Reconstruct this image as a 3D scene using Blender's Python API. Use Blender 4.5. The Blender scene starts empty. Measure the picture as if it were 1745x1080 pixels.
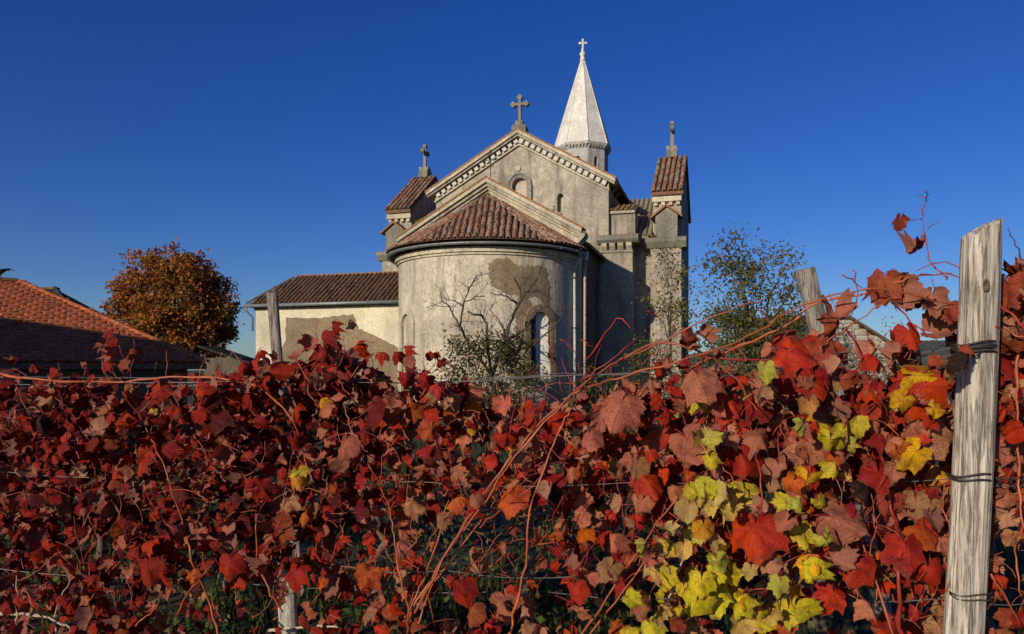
import bpy, bmesh, math, random
from mathutils import Vector, Matrix, Euler, noise
R = math.radians
random.seed(7)
sc = bpy.context.scene
col = sc.collection

# ------------------------------------------------------------------ camera, sky, sun, exposure
F, CX, HY, EYE = 1250.0, 872.5, 630.0, 1.6        # focal length, centre and horizon of a 1745 px wide frame
cam_d = bpy.data.cameras.new('camera'); cam = bpy.data.objects.new('camera', cam_d); col.objects.link(cam)
cam.location = (0, 0, EYE); cam.rotation_euler = (R(90), 0, 0)
cam_d.sensor_width = 36; cam_d.lens = F/1745*36; cam_d.shift_y = (HY-540)/1745; cam_d.clip_end = 3000; cam_d.clip_start = .05
sc.camera = cam
SAZ, SEL = R(36), R(16.5)                           # the sun stands behind the camera, to the left
w = bpy.data.worlds.new('World'); sc.world = w; w.use_nodes = True
nt = w.node_tree; nt.nodes.clear()
sky = nt.nodes.new('ShaderNodeTexSky'); sky.sky_type = 'NISHITA'; sky.sun_disc = False
sky.sun_elevation = SEL; sky.sun_rotation = math.pi + SAZ; sky.altitude = 300; sky.air_density = 1.0; sky.dust_density = 0.5; sky.ozone_density = 6.0
hs = nt.nodes.new('ShaderNodeHueSaturation'); hs.inputs['Saturation'].default_value = 1.16; hs.inputs['Hue'].default_value = .522
bg = nt.nodes.new('ShaderNodeBackground'); bg.inputs[1].default_value = 0.092
ow = nt.nodes.new('ShaderNodeOutputWorld')
nt.links.new(sky.outputs[0], hs.inputs['Color']); nt.links.new(hs.outputs[0], bg.inputs[0]); nt.links.new(bg.outputs[0], ow.inputs[0])
sd = bpy.data.lights.new('sun', 'SUN'); sd.energy = 4.4; sd.angle = R(.5); sd.color = (1, .88, .70)
sun = bpy.data.objects.new('sun', sd); col.objects.link(sun)
TRAVEL = Vector((math.sin(SAZ)*math.cos(SEL), math.cos(SAZ)*math.cos(SEL), -math.sin(SEL)))
sun.rotation_euler = TRAVEL.to_track_quat('-Z', 'Y').to_euler(); sun.location = (-20, -30, 30)
vs = sc.view_settings; vs.view_transform = 'Standard'; vs.look = 'None'; vs.exposure = 0.0; vs.gamma = 1; vs.use_curve_mapping = False

def at(x, y, D):                                    # the point at distance D seen at pixel (x, y) of the photograph
    return Vector(((x-CX)*D/F, D, EYE+(HY-y)*D/F))

# ------------------------------------------------------------------ materials
def mat(name):
    m = bpy.data.materials.new(name); m.use_nodes = True
    return m, m.node_tree, m.node_tree.nodes['Principled BSDF']
def N(t, kind, **kw):
    n = t.nodes.new('ShaderNode'+kind)
    for k, v in kw.items():
        if k in n.inputs: n.inputs[k].default_value = v
        else: setattr(n, k, v)
    return n
def L(t, a, b): t.links.new(a, b)
def noise_tex(t, scale, detail=5, rough=.6, vec=None, dist=0):
    n = N(t, 'TexNoise'); n.inputs['Scale'].default_value = scale; n.inputs['Detail'].default_value = detail
    n.inputs['Roughness'].default_value = rough; n.inputs['Distortion'].default_value = dist
    if vec is not None: L(t, vec, n.inputs['Vector'])
    return n
def ramp(t, fac, stops):
    r = N(t, 'ValToRGB'); e = r.color_ramp.elements
    while len(e) < len(stops): e.new(.5)
    for k, (p, c) in enumerate(stops): e[k].position = p; e[k].color = (*c, 1) if len(c) == 3 else c
    L(t, fac, r.inputs[0]); return r
def mix(t, fac, a, b, mode='MIX'):
    m = N(t, 'Mix'); m.data_type = 'RGBA'; m.blend_type = mode
    def put(v, s):
        if hasattr(v, 'node'): L(t, v, s)
        elif isinstance(v, (int, float)): s.default_value = v
        else: s.default_value = (*v, 1)
    put(fac, m.inputs[0]); put(a, m.inputs[6]); put(b, m.inputs[7]); return m.outputs[2]
def bump(t, p, h, strength, dist=.02):
    b = N(t, 'Bump'); b.inputs['Strength'].default_value = strength; b.inputs['Distance'].default_value = dist
    L(t, h, b.inputs['Height']); L(t, b.outputs[0], p.inputs['Normal'])
def objvec(t, sx=1, sy=1, sz=1):
    tc = N(t, 'TexCoord'); mp = N(t, 'Mapping'); mp.inputs['Scale'].default_value = (sx, sy, sz)
    L(t, tc.outputs['Object'], mp.inputs[0]); return mp.outputs[0]

def plaster(name, c_lo, c_mid, c_hi, stain, stain_amt=.5, rough_scale=1.0, streak=1.0):
    m, t, p = mat(name); v = objvec(t)
    big = noise_tex(t, .55, 6, .65, v, .3); fine = noise_tex(t, 5*rough_scale, 8, .7, v)
    vst = objvec(t, 2.2, 2.2, .22); st = noise_tex(t, 1.3, 7, .65, vst, .2)
    c = ramp(t, fine.outputs[0], [(.30, c_lo), (.5, c_mid), (.72, c_hi)])
    bm = ramp(t, big.outputs[0], [(.40, (0, 0, 0)), (.66, (1, 1, 1))])
    sm = ramp(t, st.outputs[0], [(.47, (0, 0, 0)), (.66, (streak, streak, streak))])
    c1 = mix(t, bm.outputs[0], c.outputs[0], tuple(.62*a for a in c_mid))
    mm = N(t, 'Math', operation='MULTIPLY'); L(t, sm.outputs[0], mm.inputs[0]); mm.inputs[1].default_value = stain_amt
    c2 = mix(t, mm.outputs[0], c1, stain)
    spk = noise_tex(t, 13, 8, .8, v); sk = ramp(t, spk.outputs[0], [(.34, (.50, .47, .43)), (.52, (1, 1, 1)), (.70, (1.15, 1.15, 1.12))])
    L(t, mix(t, .8, c2, sk.outputs[0], 'MULTIPLY'), p.inputs['Base Color'])
    p.inputs['Roughness'].default_value = .95; p.inputs['Specular IOR Level'].default_value = .15
    bump(t, p, fine.outputs[0], .6, .04); return m
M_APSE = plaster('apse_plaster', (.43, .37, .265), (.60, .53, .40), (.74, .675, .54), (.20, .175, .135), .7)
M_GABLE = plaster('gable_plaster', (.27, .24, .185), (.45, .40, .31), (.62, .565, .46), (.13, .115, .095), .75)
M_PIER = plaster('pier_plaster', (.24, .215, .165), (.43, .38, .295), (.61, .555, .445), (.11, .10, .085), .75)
M_CREAM = plaster('cream_trim', (.42, .36, .25), (.58, .51, .37), (.68, .62, .48), (.22, .18, .13), .5, 1.5)
M_ANNEX = plaster('annex_plaster', (.62, .55, .38), (.74, .67, .48), (.80, .74, .57), (.42, .36, .25), .35)
M_BARE = plaster('bare_render', (.19, .14, .085), (.29, .215, .13), (.37, .285, .18), (.15, .115, .075), .4, 2)
M_STONE = plaster('grey_stone', (.16, .145, .11), (.27, .25, .20), (.40, .375, .31), (.08, .075, .06), .6, 2)
M_WHITE = plaster('white_stone', (.64, .61, .54), (.77, .74, .66), (.83, .80, .73), (.46, .43, .38), .3, .8, .6)
M_TOWER = plaster('tower_stone', (.30, .29, .26), (.46, .45, .41), (.60, .58, .53), (.14, .135, .12), .5, 1.5)
M_PANE = plaster('white_board', (.50, .49, .45), (.66, .65, .60), (.76, .75, .70), (.25, .22, .18), .5, 2)
M_PINK = plaster('pink_panel', (.45, .36, .29), (.58, .48, .40), (.66, .58, .50), (.25, .2, .16), .4, 2)
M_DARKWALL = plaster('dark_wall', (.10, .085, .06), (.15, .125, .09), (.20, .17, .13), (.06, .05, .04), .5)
M_RUBBLE = plaster('pale_rubble', (.34, .31, .24), (.52, .485, .39), (.68, .64, .54), (.2, .18, .14), .3, 2)

def tile_mat(name, cols, lichen, lich_amt):
    m, t, p = mat(name); oi = N(t, 'ObjectInfo'); v = objvec(t)
    geo = N(t, 'NewGeometry')
    add = N(t, 'Math', operation='ADD'); L(t, oi.outputs['Random'], add.inputs[0]); L(t, geo.outputs['Random Per Island'], add.inputs[1])
    fr = N(t, 'Math', operation='FRACT'); L(t, add.outputs[0], fr.inputs[0])
    c = ramp(t, fr.outputs[0], [(k/(len(cols)-1), cc) for k, cc in enumerate(cols)])
    tc = N(t, 'TexCoord'); nv = N(t, 'NewGeometry')
    ns = noise_tex(t, 7, 6, .7, nv.outputs['Position']); lm = ramp(t, ns.outputs[0], [(.47, (0, 0, 0)), (.62, (lich_amt,)*3)])
    nd = noise_tex(t, 18, 4, .7, nv.outputs['Position']); dm = ramp(t, nd.outputs[0], [(.36, (.22, .20, .19)), (.56, (1, 1, 1))])
    c1 = mix(t, lm.outputs[0], c.outputs[0], lichen)
    L(t, mix(t, .8, c1, dm.outputs[0], 'MULTIPLY'), p.inputs['Base Color'])
    p.inputs['Roughness'].default_value = .9; p.inputs['Specular IOR Level'].default_value = .2
    bump(t, p, nd.outputs[0], .5, .02); return m
M_TILE = tile_mat('weathered_tile', [(.29, .095, .045), (.38, .18, .10), (.17, .085, .05), (.42, .15, .07), (.38, .28, .19), (.09, .055, .04)], (.46, .41, .31), .6)
M_TILEY = tile_mat('lichen_tile', [(.28, .13, .05), (.34, .22, .08), (.20, .12, .06), (.36, .15, .06)], (.40, .30, .06), 1)
M_TILEO = tile_mat('orange_verge_tile', [(.36, .13, .055), (.30, .16, .08), (.40, .20, .09)], (.36, .27, .14), .7)
M_TILEB = tile_mat('brown_tile', [(.15, .075, .045), (.21, .115, .07), (.10, .06, .04), (.25, .12, .065)], (.21, .16, .11), .5)
M_TILER = tile_mat('red_scale_tile', [(.56, .15, .05), (.48, .125, .045), (.62, .19, .07), (.38, .10, .04)], (.30, .14, .075), .5)
M_SHEET = tile_mat('grey_corrugated', [(.26, .24, .19), (.30, .27, .21)], (.20, .17, .11), .8)
M_SLATE = tile_mat('dark_roof', [(.03, .028, .025), (.05, .045, .04)], (.09, .08, .04), .5)

def simple(name, c, rough=.6, metal=0, var=.35, scale=8):
    m, t, p = mat(name); n = noise_tex(t, scale, 6, .65, objvec(t))
    r = ramp(t, n.outputs[0], [(.3, tuple(a*(1-var) for a in c)), (.7, tuple(min(1, a*(1+var)) for a in c))])
    L(t, r.outputs[0], p.inputs['Base Color']); p.inputs['Roughness'].default_value = rough; p.inputs['Metallic'].default_value = metal
    bump(t, p, n.outputs[0], .3, .01); return m
M_ZINC = simple('zinc_gutter', (.20, .22, .22), .5, .3)
M_PIPEA = simple('pale_pipe', (.42, .42, .40), .5, .0)
M_PIPEB = simple('tan_pipe', (.40, .31, .21), .7, .0)
M_GLASS = simple('dark_glass', (.015, .015, .015), .6, 0, .3, 3)
M_IRON = simple('dark_iron', (.045, .04, .037), .7, .4)
M_WIRE = simple('galvanised_wire', (.13, .125, .12), .5, .5)
M_BARK = simple('grey_bark', (.075, .058, .043), .95, 0, .5, 20)
M_TWIG = simple('dark_twig', (.06, .045, .035), .95, 0, .5, 20)
M_HILL = simple('hill_ground', (.055, .065, .045), .95, 0, .6, .15)
M_VINEBARK = simple('vine_bark', (.12, .085, .06), .95, 0, .6, 40)
M_PALEARM = simple('pale_vine_arm', (.42, .33, .24), .9, 0, .4, 40)

def cane_mat(name, a, b):
    m, t, p = mat(name); n = noise_tex(t, 22, 5, .6, objvec(t)); oi = N(t, 'ObjectInfo')
    c = ramp(t, n.outputs[0], [(.3, a), (.7, b)]); h = N(t, 'HueSaturation'); L(t, c.outputs[0], h.inputs['Color'])
    mr = N(t, 'MapRange'); mr.inputs[3].default_value = .7; mr.inputs[4].default_value = 1.25
    L(t, oi.outputs['Random'], mr.inputs[0]); L(t, mr.outputs[0], h.inputs['Value']); L(t, h.outputs[0], p.inputs['Base Color'])
    p.inputs['Roughness'].default_value = .5; bump(t, p, n.outputs[0], .3, .003); return m
M_CANE = cane_mat('orange_cane', (.24, .045, .018), (.40, .11, .034))
M_CANER = cane_mat('red_cane', (.22, .014, .014), (.36, .045, .028))

def wood_mat(name, c_dark, c_mid, c_hi):
    m, t, p = mat(name); v = objvec(t, 16, 16, 1.1); v2 = objvec(t, 75, 75, 5)
    a = noise_tex(t, 1.6, 8, .7, v, .8); b = noise_tex(t, 1.5, 6, .7, v2, .4)
    c = ramp(t, a.outputs[0], [(.30, c_dark), (.46, c_mid), (.70, c_hi)])
    d = ramp(t, b.outputs[0], [(.36, (.22, .20, .18)), (.50, (1, 1, 1))])
    L(t, mix(t, .85, c.outputs[0], d.outputs[0], 'MULTIPLY'), p.inputs['Base Color'])
    p.inputs['Roughness'].default_value = .9; p.inputs['Specular IOR Level'].default_value = .2
    ad = N(t, 'Math', operation='ADD'); L(t, a.outputs[0], ad.inputs[0]); L(t, d.outputs[0], ad.inputs[1])
    bump(t, p, ad.outputs[0], .7, .006); return m
M_WOOD = wood_mat('weathered_post', (.25, .21, .165), (.42, .365, .295), (.64, .58, .49))
M_WOODG = wood_mat('grey_post', (.11, .095, .08), (.235, .205, .17), (.34, .305, .26))
M_WOODB = wood_mat('pale_post', (.25, .22, .18), (.46, .42, .35), (.62, .58, .50))

def leaf_mat(name, from_attr):
    m, t, p = mat(name)
    if from_attr:
        a = N(t, 'Attribute', attribute_name='tint'); base = a.outputs['Color']; off = None
    else:
        oi = N(t, 'ObjectInfo'); base = oi.outputs['Color']
    tc = N(t, 'NewGeometry')
    n1 = noise_tex(t, 24, 6, .7, tc.outputs['Position']); n2 = noise_tex(t, 110, 4, .6, tc.outputs['Position']); n3 = noise_tex(t, 7, 2, .5, tc.outputs['Position'])
    va = N(t, 'Attribute', attribute_name='vein'); vm = ramp(t, va.outputs['Fac'], [(.86, (0, 0, 0)), (.98, (1, 1, 1))])
    ra = N(t, 'Attribute', attribute_name='rib'); rq = N(t, 'Math', operation='MULTIPLY'); L(t, ra.outputs['Fac'], rq.inputs[0]); rq.inputs[1].default_value = 7.5
    rf_ = N(t, 'Math', operation='FRACT'); L(t, rq.outputs[0], rf_.inputs[0]); rv_ = ramp(t, rf_.outputs[0], [(0, (.7, .7, .7)), (.10, (0, 0, 0)), (.82, (0, 0, 0)), (1, (.7, .7, .7))])
    vmax = N(t, 'Math', operation='MAXIMUM'); L(t, vm.outputs[0], vmax.inputs[0]); L(t, rv_.outputs[0], vmax.inputs[1])
    ea = N(t, 'Attribute', attribute_name='rim')
    def hsv(c, hue, sat, val):
        h = N(t, 'HueSaturation'); L(t, c, h.inputs['Color']); h.inputs['Hue'].default_value = hue; h.inputs['Saturation'].default_value = sat; h.inputs['Value'].default_value = val; return h.outputs[0]
    warm = hsv(base, .509, 1.04, 1.15); dark = hsv(base, .49, 1.05, .38)
    k3 = ramp(t, n3.outputs[0], [(.42, (0, 0, 0)), (.62, (1, 1, 1))])
    c0 = mix(t, k3.outputs[0], base, warm)                        # one side of a leaf has turned further than the other
    blot = ramp(t, n1.outputs[0], [(.46, (0, 0, 0)), (.66, (.85, .85, .85))])
    c1 = mix(t, blot.outputs[0], c0, dark)
    rm = N(t, 'Math', operation='MULTIPLY'); L(t, ea.outputs['Fac'], rm.inputs[0]); L(t, n1.outputs[0], rm.inputs[1])
    rmr = ramp(t, rm.outputs[0], [(.40, (0, 0, 0)), (.56, (.85, .85, .85))])
    c2a = mix(t, rmr.outputs[0], c1, (.12, .035, .018))
    sp = ramp(t, n2.outputs[0], [(.60, (0, 0, 0)), (.68, (.7, .7, .7))])
    c2 = mix(t, sp.outputs[0], c2a, (.09, .035, .018))
    mv = N(t, 'Math', operation='MULTIPLY'); L(t, vmax.outputs[0], mv.inputs[0]); mv.inputs[1].default_value = .55
    c3 = mix(t, mv.outputs[0], c2, hsv(c0, .52, .85, .55))
    g = N(t, 'NewGeometry')
    under = mix(t, .38, c3, (.50, .25, .17))                      # the paler, felted underside of the leaf
    c4 = mix(t, g.outputs['Backfacing'], c3, under)
    L(t, c4, p.inputs['Base Color']); p.inputs['Roughness'].default_value = .6; p.inputs['Specular IOR Level'].default_value = .16
    bm = N(t, 'Math', operation='ADD'); L(t, vmax.outputs[0], bm.inputs[0]); L(t, n2.outputs[0], bm.inputs[1])
    bump(t, p, bm.outputs[0], .6, .004)
    tr = N(t, 'BsdfTranslucent'); L(t, c3, tr.inputs[0]); mx = N(t, 'MixShader'); mx.inputs[0].default_value = .22
    L(t, p.outputs[0], mx.inputs[1]); L(t, tr.outputs[0], mx.inputs[2]); L(t, mx.outputs[0], t.nodes['Material Output'].inputs[0])
    return m
M_LEAF = leaf_mat('vine_leaf', False); M_LEAFS = leaf_mat('vine_leaf_mass', True)
def foliage_mat(name, trans=.25):
    m, t, p = mat(name); a = N(t, 'Attribute', attribute_name='tint')
    L(t, a.outputs['Color'], p.inputs['Base Color']); p.inputs['Roughness'].default_value = .7; p.inputs['Specular IOR Level'].default_value = .08
    tr = N(t, 'BsdfTranslucent'); L(t, a.outputs['Color'], tr.inputs[0]); mx = N(t, 'MixShader'); mx.inputs[0].default_value = trans
    L(t, p.outputs[0], mx.inputs[1]); L(t, tr.outputs[0], mx.inputs[2]); L(t, mx.outputs[0], t.nodes['Material Output'].inputs[0]); return m
M_FOL = foliage_mat('foliage')

# ------------------------------------------------------------------ mesh helpers
class MB:
    def __init__(s): s.v = []; s.f = []; s.tint = []; s.mi = []
    def add(s, vs_, fs, tint=None, mi=0):
        o = len(s.v); s.v += [tuple(p) for p in vs_]; s.f += [tuple(i+o for i in f) for f in fs]
        s.tint += [tint]*len(fs); s.mi += [mi]*len(fs)
    def box(s, x0, x1, y0, y1, z0, z1):
        s.add([(x0, y0, z0), (x1, y0, z0), (x1, y1, z0), (x0, y1, z0), (x0, y0, z1), (x1, y0, z1), (x1, y1, z1), (x0, y1, z1)],
              [(0, 3, 2, 1), (4, 5, 6, 7), (0, 1, 5, 4), (1, 2, 6, 5), (2, 3, 7, 6), (3, 0, 4, 7)])
    def prism(s, poly, ext):                        # closed polygon (3-D points) swept along the vector ext
        n = len(poly); e = Vector(ext); a = [Vector(p) for p in poly]
        s.add(a+[p+e for p in a], [tuple(range(n))[::-1], tuple(range(n, 2*n))]+[(i, (i+1) % n, n+(i+1) % n, n+i) for i in range(n)])
    def tube(s, pts, rad, k=6, tint=None, mi=0, cap=True):
        pts = [Vector(p) for p in pts]; n = len(pts)
        rad = rad if isinstance(rad, (list, tuple)) else [rad]*n
        vs_ = []; up = Vector((.31, .17, .93))
        for i, p in enumerate(pts):
            d = (pts[min(i+1, n-1)]-pts[max(i-1, 0)])
            d = d.normalized() if d.length > 1e-9 else Vector((0, 0, 1))
            a = d.cross(up)
            if a.length < .05: a = d.cross(Vector((1, 0, 0)))
            a.normalize(); b = d.cross(a)
            for j in range(k):
                t = 2*math.pi*j/k; vs_.append(p+(a*math.cos(t)+b*math.sin(t))*rad[i])
        fs = [(i*k+j, i*k+(j+1) % k, (i+1)*k+(j+1) % k, (i+1)*k+j) for i in range(n-1) for j in range(k)]
        if cap: fs += [tuple(range(k))[::-1], tuple(range((n-1)*k, n*k))]
        s.add(vs_, fs, tint, mi)
    def mesh(s, name, mats, smooth=False):
        me = bpy.data.meshes.new(name); me.from_pydata(s.v, [], s.f)
        for m in (mats if isinstance(mats, (list, tuple)) else [mats]): me.materials.append(m)
        if any(s.mi): me.polygons.foreach_set('material_index', s.mi)
        if any(t is not None for t in s.tint):
            at_ = me.attributes.new('tint', 'FLOAT_COLOR', 'FACE'); flat = []
            for t in s.tint: flat += [*(t or (1, 1, 1)), 1]
            at_.data.foreach_set('color', flat)
        if smooth: me.polygons.foreach_set('use_smooth', [True]*len(me.polygons))
        me.update(); return me
    def build(s, name, mats, parent=None, smooth=False, fix=True, kind=None):
        me = s.mesh(name, mats, smooth)
        if fix:
            b = bmesh.new(); b.from_mesh(me); bmesh.ops.recalc_face_normals(b, faces=b.faces); b.to_mesh(me); b.free()
        o = bpy.data.objects.new(name, me); col.objects.link(o)
        if parent is not None: o.parent = parent
        if kind: o['kind'] = kind
        return o
def tag(o, label, cat, group=None):
    o['label'] = label; o['category'] = cat
    if group: o['group'] = group
    return o
def thing(name, label, cat, loc=(0, 0, 0), rz=0, group=None):
    o = bpy.data.objects.new(name, None); col.objects.link(o); o.location = loc; o.rotation_euler = (0, 0, rz)
    return tag(o, label, cat, group)
def place(mesh, name, parent, matrix, color=None):
    o = bpy.data.objects.new(name, mesh); col.objects.link(o)
    if parent is not None: o.parent = parent
    o.matrix_local = matrix
    if color: o.color = (*color, 1)
    return o
def frame(o, x, y, z, s=(1, 1, 1)):
    m = Matrix.Identity(4)
    for r in range(3): m[r][0] = x[r]*s[0]; m[r][1] = y[r]*s[1]; m[r][2] = z[r]*s[2]; m[r][3] = o[r]
    return m
def cut(o, cutters):                                # carve real openings into a wall, leaving no helper behind
    tmp = []
    for c in cutters:
        k = c.build('cutter', []); k.parent = o.parent; tmp.append(k)
        md = o.modifiers.new('cut', 'BOOLEAN'); md.object = k; md.operation = 'DIFFERENCE'; md.solver = 'EXACT'
    dg = bpy.context.evaluated_depsgraph_get(); me = bpy.data.meshes.new_from_object(o.evaluated_get(dg))
    o.modifiers.clear(); o.data = me
    for k in tmp: bpy.data.objects.remove(k)
def arch_poly(w_, z0, ztop, n=10):                  # outline (x, z) of a round-headed opening
    r = w_/2; zc = ztop-r
    return [(-r, z0), (r, z0)]+[(r*math.cos(math.pi*i/n), zc+r*math.sin(math.pi*i/n)) for i in range(n+1)]

# a barrel roof tile: axis +Y up the slope, open side down
def barrel(r0=.083, r1=.064, ln=.44, n=5):
    b = MB(); vs_ = []
    for k, (y, r) in enumerate(((0, r0), (ln, r1))):
        for i in range(n+1):
            t = math.pi*i/n; vs_.append((-r*math.cos(t), y, r*math.sin(t)*.85))
        for i in range(n+1):
            t = math.pi*i/n; q = r-.018; vs_.append((-q*math.cos(t), y, q*math.sin(t)*.85))
    m = n+1; fs = []
    for i in range(n):
        fs += [(i, i+1, 2*m+i+1, 2*m+i), (m+i, 3*m+i, 3*m+i+1, m+i+1), (i, m+i, m+i+1, i+1)]
    b.add(vs_, fs); return b
BARREL = {m.name: barrel().mesh('roof_tile', m) for m in (M_TILE, M_TILEY, M_TILEO, M_TILEB)}
def tile_field(parent, m, start, lat, up, cols, courses, pitch=.205, step=.34, lift=.02, limit=None, mass=None):
    """rows of barrel tiles: start = lower left corner, lat and up = unit vectors in the roof plane"""
    lat = Vector(lat).normalized(); up = Vector(up).normalized(); nrm = lat.cross(up)
    for i in range(cols):
        for j in range(courses):
            p = Vector(start)+lat*(pitch*(i+.5)+random.uniform(-.012, .012))+up*(step*j+random.uniform(-.02, .02))+nrm*(lift+.012)
            if limit and not limit(i, j, p): continue
            a = random.uniform(-.05, .05); l2 = (lat*math.cos(a)+up*math.sin(a)).normalized(); u2 = nrm.cross(l2); tl = -.055
            u3 = (u2+nrm*tl*-1*-.6).normalized(); n3 = l2.cross(u3)
            if mass is None: place(BARREL[m.name], 'roof_tile', parent, frame(p, l2, u3, n3))
            else:
                mt = frame(p, l2, u3, n3); me = BARREL[m.name]
                mass.add([mt @ v.co for v in me.vertices], [tuple(q.vertices) for q in me.polygons])

# ------------------------------------------------------------------ ground and far hill
def gz(x, y): return .05*noise.noise(Vector((x*.4, y*.4, 0)))
def ground_mat():
    m, t, p = mat('meadow'); g = N(t, 'NewGeometry')
    a = noise_tex(t, .6, 6, .65, g.outputs['Position']); b = noise_tex(t, 9, 6, .7, g.outputs['Position'])
    c = ramp(t, a.outputs[0], [(.35, (.022, .034, .010)), (.55, (.04, .048, .016)), (.72, (.10, .08, .035))])
    d = ramp(t, b.outputs[0], [(.3, (.35, .33, .3)), (.65, (1, 1, 1))])
    L(t, mix(t, .9, c.outputs[0], d.outputs[0], 'MULTIPLY'), p.inputs['Base Color']); p.inputs['Roughness'].default_value = .95
    bump(t, p, b.outputs[0], .8, .05); return m
gb = MB(); xs = [-1500, -400, -120, -60]+[-30+k*1.0 for k in range(61)]+[60, 120, 400, 1500]; ys = [-600, -100, -20]+[-6+k*1.0 for k in range(46)]+[50, 70, 120, 400, 2000]
vv = [(x, y, gz(x, y) if abs(x) <= 30 and -6 <= y <= 39 else 0) for y in ys for x in xs]; nx = len(xs)
gb.add(vv, [(j*nx+i, j*nx+i+1, (j+1)*nx+i+1, (j+1)*nx+i) for j in range(len(ys)-1) for i in range(nx-1)])
ground = gb.build('ground', ground_mat(), smooth=True, kind='structure')
hb = MB(); nh = 60; hv = []
for j in range(5):
    for i in range(nh+1):
        x = -20+i*5; e = max(0, math.sin(math.pi*i/nh))**.6
        hgt = e*(11.5+2.5*noise.noise(Vector((x*.03, 3, 0)))+.8*noise.noise(Vector((x*.2, 1, 0))))
        hv.append((x+40, 190+j*16, [-.5, hgt*.55, hgt, hgt*.8, -.5][j]))
hb.add(hv, [(j*(nh+1)+i, j*(nh+1)+i+1, (j+1)*(nh+1)+i+1, (j+1)*(nh+1)+i) for j in range(4) for i in range(nh)])
hb.build('hill', M_HILL, smooth=True, kind='structure')

# ------------------------------------------------------------------ church (local axes: x = u across, y = v along the nave, away from us)
TH = R(16.5)
ORG = (-.855, 26.4, 0)
church = thing('church', 'old stone church with a round apse, gabled transept ends and weathered tile roofs', 'church', ORG, -TH)
def lp(u, v, z): return Vector((u, v, z))
E = EYE
# apse wall
RA = 3.19; ZT = 5.45; AN = 64
aw = MB()
ring = [(RA*math.sin(-math.pi/2+math.pi*i/AN), -RA*math.cos(-math.pi/2+math.pi*i/AN)) for i in range(AN+1)]
poly = [(x, y, -.3) for x, y in ring]+[(RA, .25, -.3), (-RA, .25, -.3)]
aw.prism(poly, (0, 0, ZT+.3))
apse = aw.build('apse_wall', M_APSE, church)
def apse_frame(deg):                                # frame on the apse face: x along the wall, y inwards, z up
    a = R(deg); c = Vector((RA*math.sin(a), -RA*math.cos(a), 0)); xx = Vector((math.cos(a), math.sin(a), 0)); yy = Vector((-math.sin(a), math.cos(a), 0))
    return frame(c, xx, yy, (0, 0, 1))
cuts = []
AWIN = (-42, 50.5)
for d in AWIN:
    fr = apse_frame(d); c = MB(); pl = arch_poly(.80, 1.3, 3.48)
    c.prism([fr @ Vector((x, -.3, z)) for x, z in pl], (fr.to_3x3() @ Vector((0, .75, 0)))); cuts.append(c)
cut(apse, cuts)
for d in AWIN:
    fr = apse_frame(d); wn = MB(); pl = arch_poly(.80, 1.3, 3.48, 14); po = arch_poly(1.02, 1.3, 3.60, 14); pm = arch_poly(1.24, 1.25, 3.72, 14)
    def archring(b, a0, a1, y0, y1):
        n = len(a0); idx = list(range(1, n))+[0]; q0 = [a0[i] for i in idx]; q1 = [a1[i] for i in idx]
        for k in range(n-1):
            b.add([fr @ Vector((q0[k][0], y0, q0[k][1])), fr @ Vector((q0[k+1][0], y0, q0[k+1][1])), fr @ Vector((q1[k+1][0], y0, q1[k+1][1])), fr @ Vector((q1[k][0], y0, q1[k][1])),
                   fr @ Vector((q0[k][0], y1, q0[k][1])), fr @ Vector((q0[k+1][0], y1, q0[k+1][1])), fr @ Vector((q1[k+1][0], y1, q1[k+1][1])), fr @ Vector((q1[k][0], y1, q1[k][1]))],
                  [(0, 1, 2, 3), (4, 7, 6, 5), (0, 4, 5, 1), (2, 6, 7, 3), (1, 5, 6, 2), (0, 3, 7, 4)])
    archring(wn, pl, po, -.02, .2); archring(wn, po, pm, -.012, .2)
    wo = wn.build('apse_window', M_BARE if d > 0 else M_CREAM, church)
    if d > 0:                                        # dark glass, and a whitewashed jamb splayed towards the sun
        gl = MB(); gl.prism([fr @ Vector((x*.99, .24, z)) for x, z in pl], fr.to_3x3() @ Vector((0, .06, 0))); gl.build('window_pane', M_GLASS, wo)
        jb = MB(); jb.prism([fr @ Vector(q) for q in ((.43, .015, 1.3), (.43, .235, 1.3), (-.03, .235, 1.3))], (0, 0, 2.17)); jb.build('splayed_jamb', M_WHITE, wo); continue
    pb = MB(); pb.prism([fr @ Vector((x*.99, .09, z)) for x, z in pl], fr.to_3x3() @ Vector((0, .06, 0))); pb.build('window_board', M_PANE if d > 0 else M_CREAM, wo)
# moulding under the eave
def ring_band(r0, r1, z0, z1, n=64, a0=-90, a1=90):
    b = MB(); vs_ = []
    for i in range(n+1):
        a = R(a0+(a1-a0)*i/n); s, c = math.sin(a), -math.cos(a)
        vs_ += [(r0*s, r0*c, z0), (r1*s, r1*c, z0), (r1*s, r1*c, z1), (r0*s, r0*c, z1)]
    fs = [(4*i+k, 4*i+(k+1) % 4, 4*i+4+(k+1) % 4, 4*i+4+k) for i in range(n) for k in range(4)]+[(0, 1, 2, 3), (4*n+3, 4*n+2, 4*n+1, 4*n)]
    b.add(vs_, fs); return b
ring_band(RA-.2, RA+.06, 5.26, 5.34).build('eave_moulding', M_CREAM, church)
ring_band(RA-.2, RA+.13, 5.34, 5.50).build('eave_moulding', M_CREAM, church)
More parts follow.
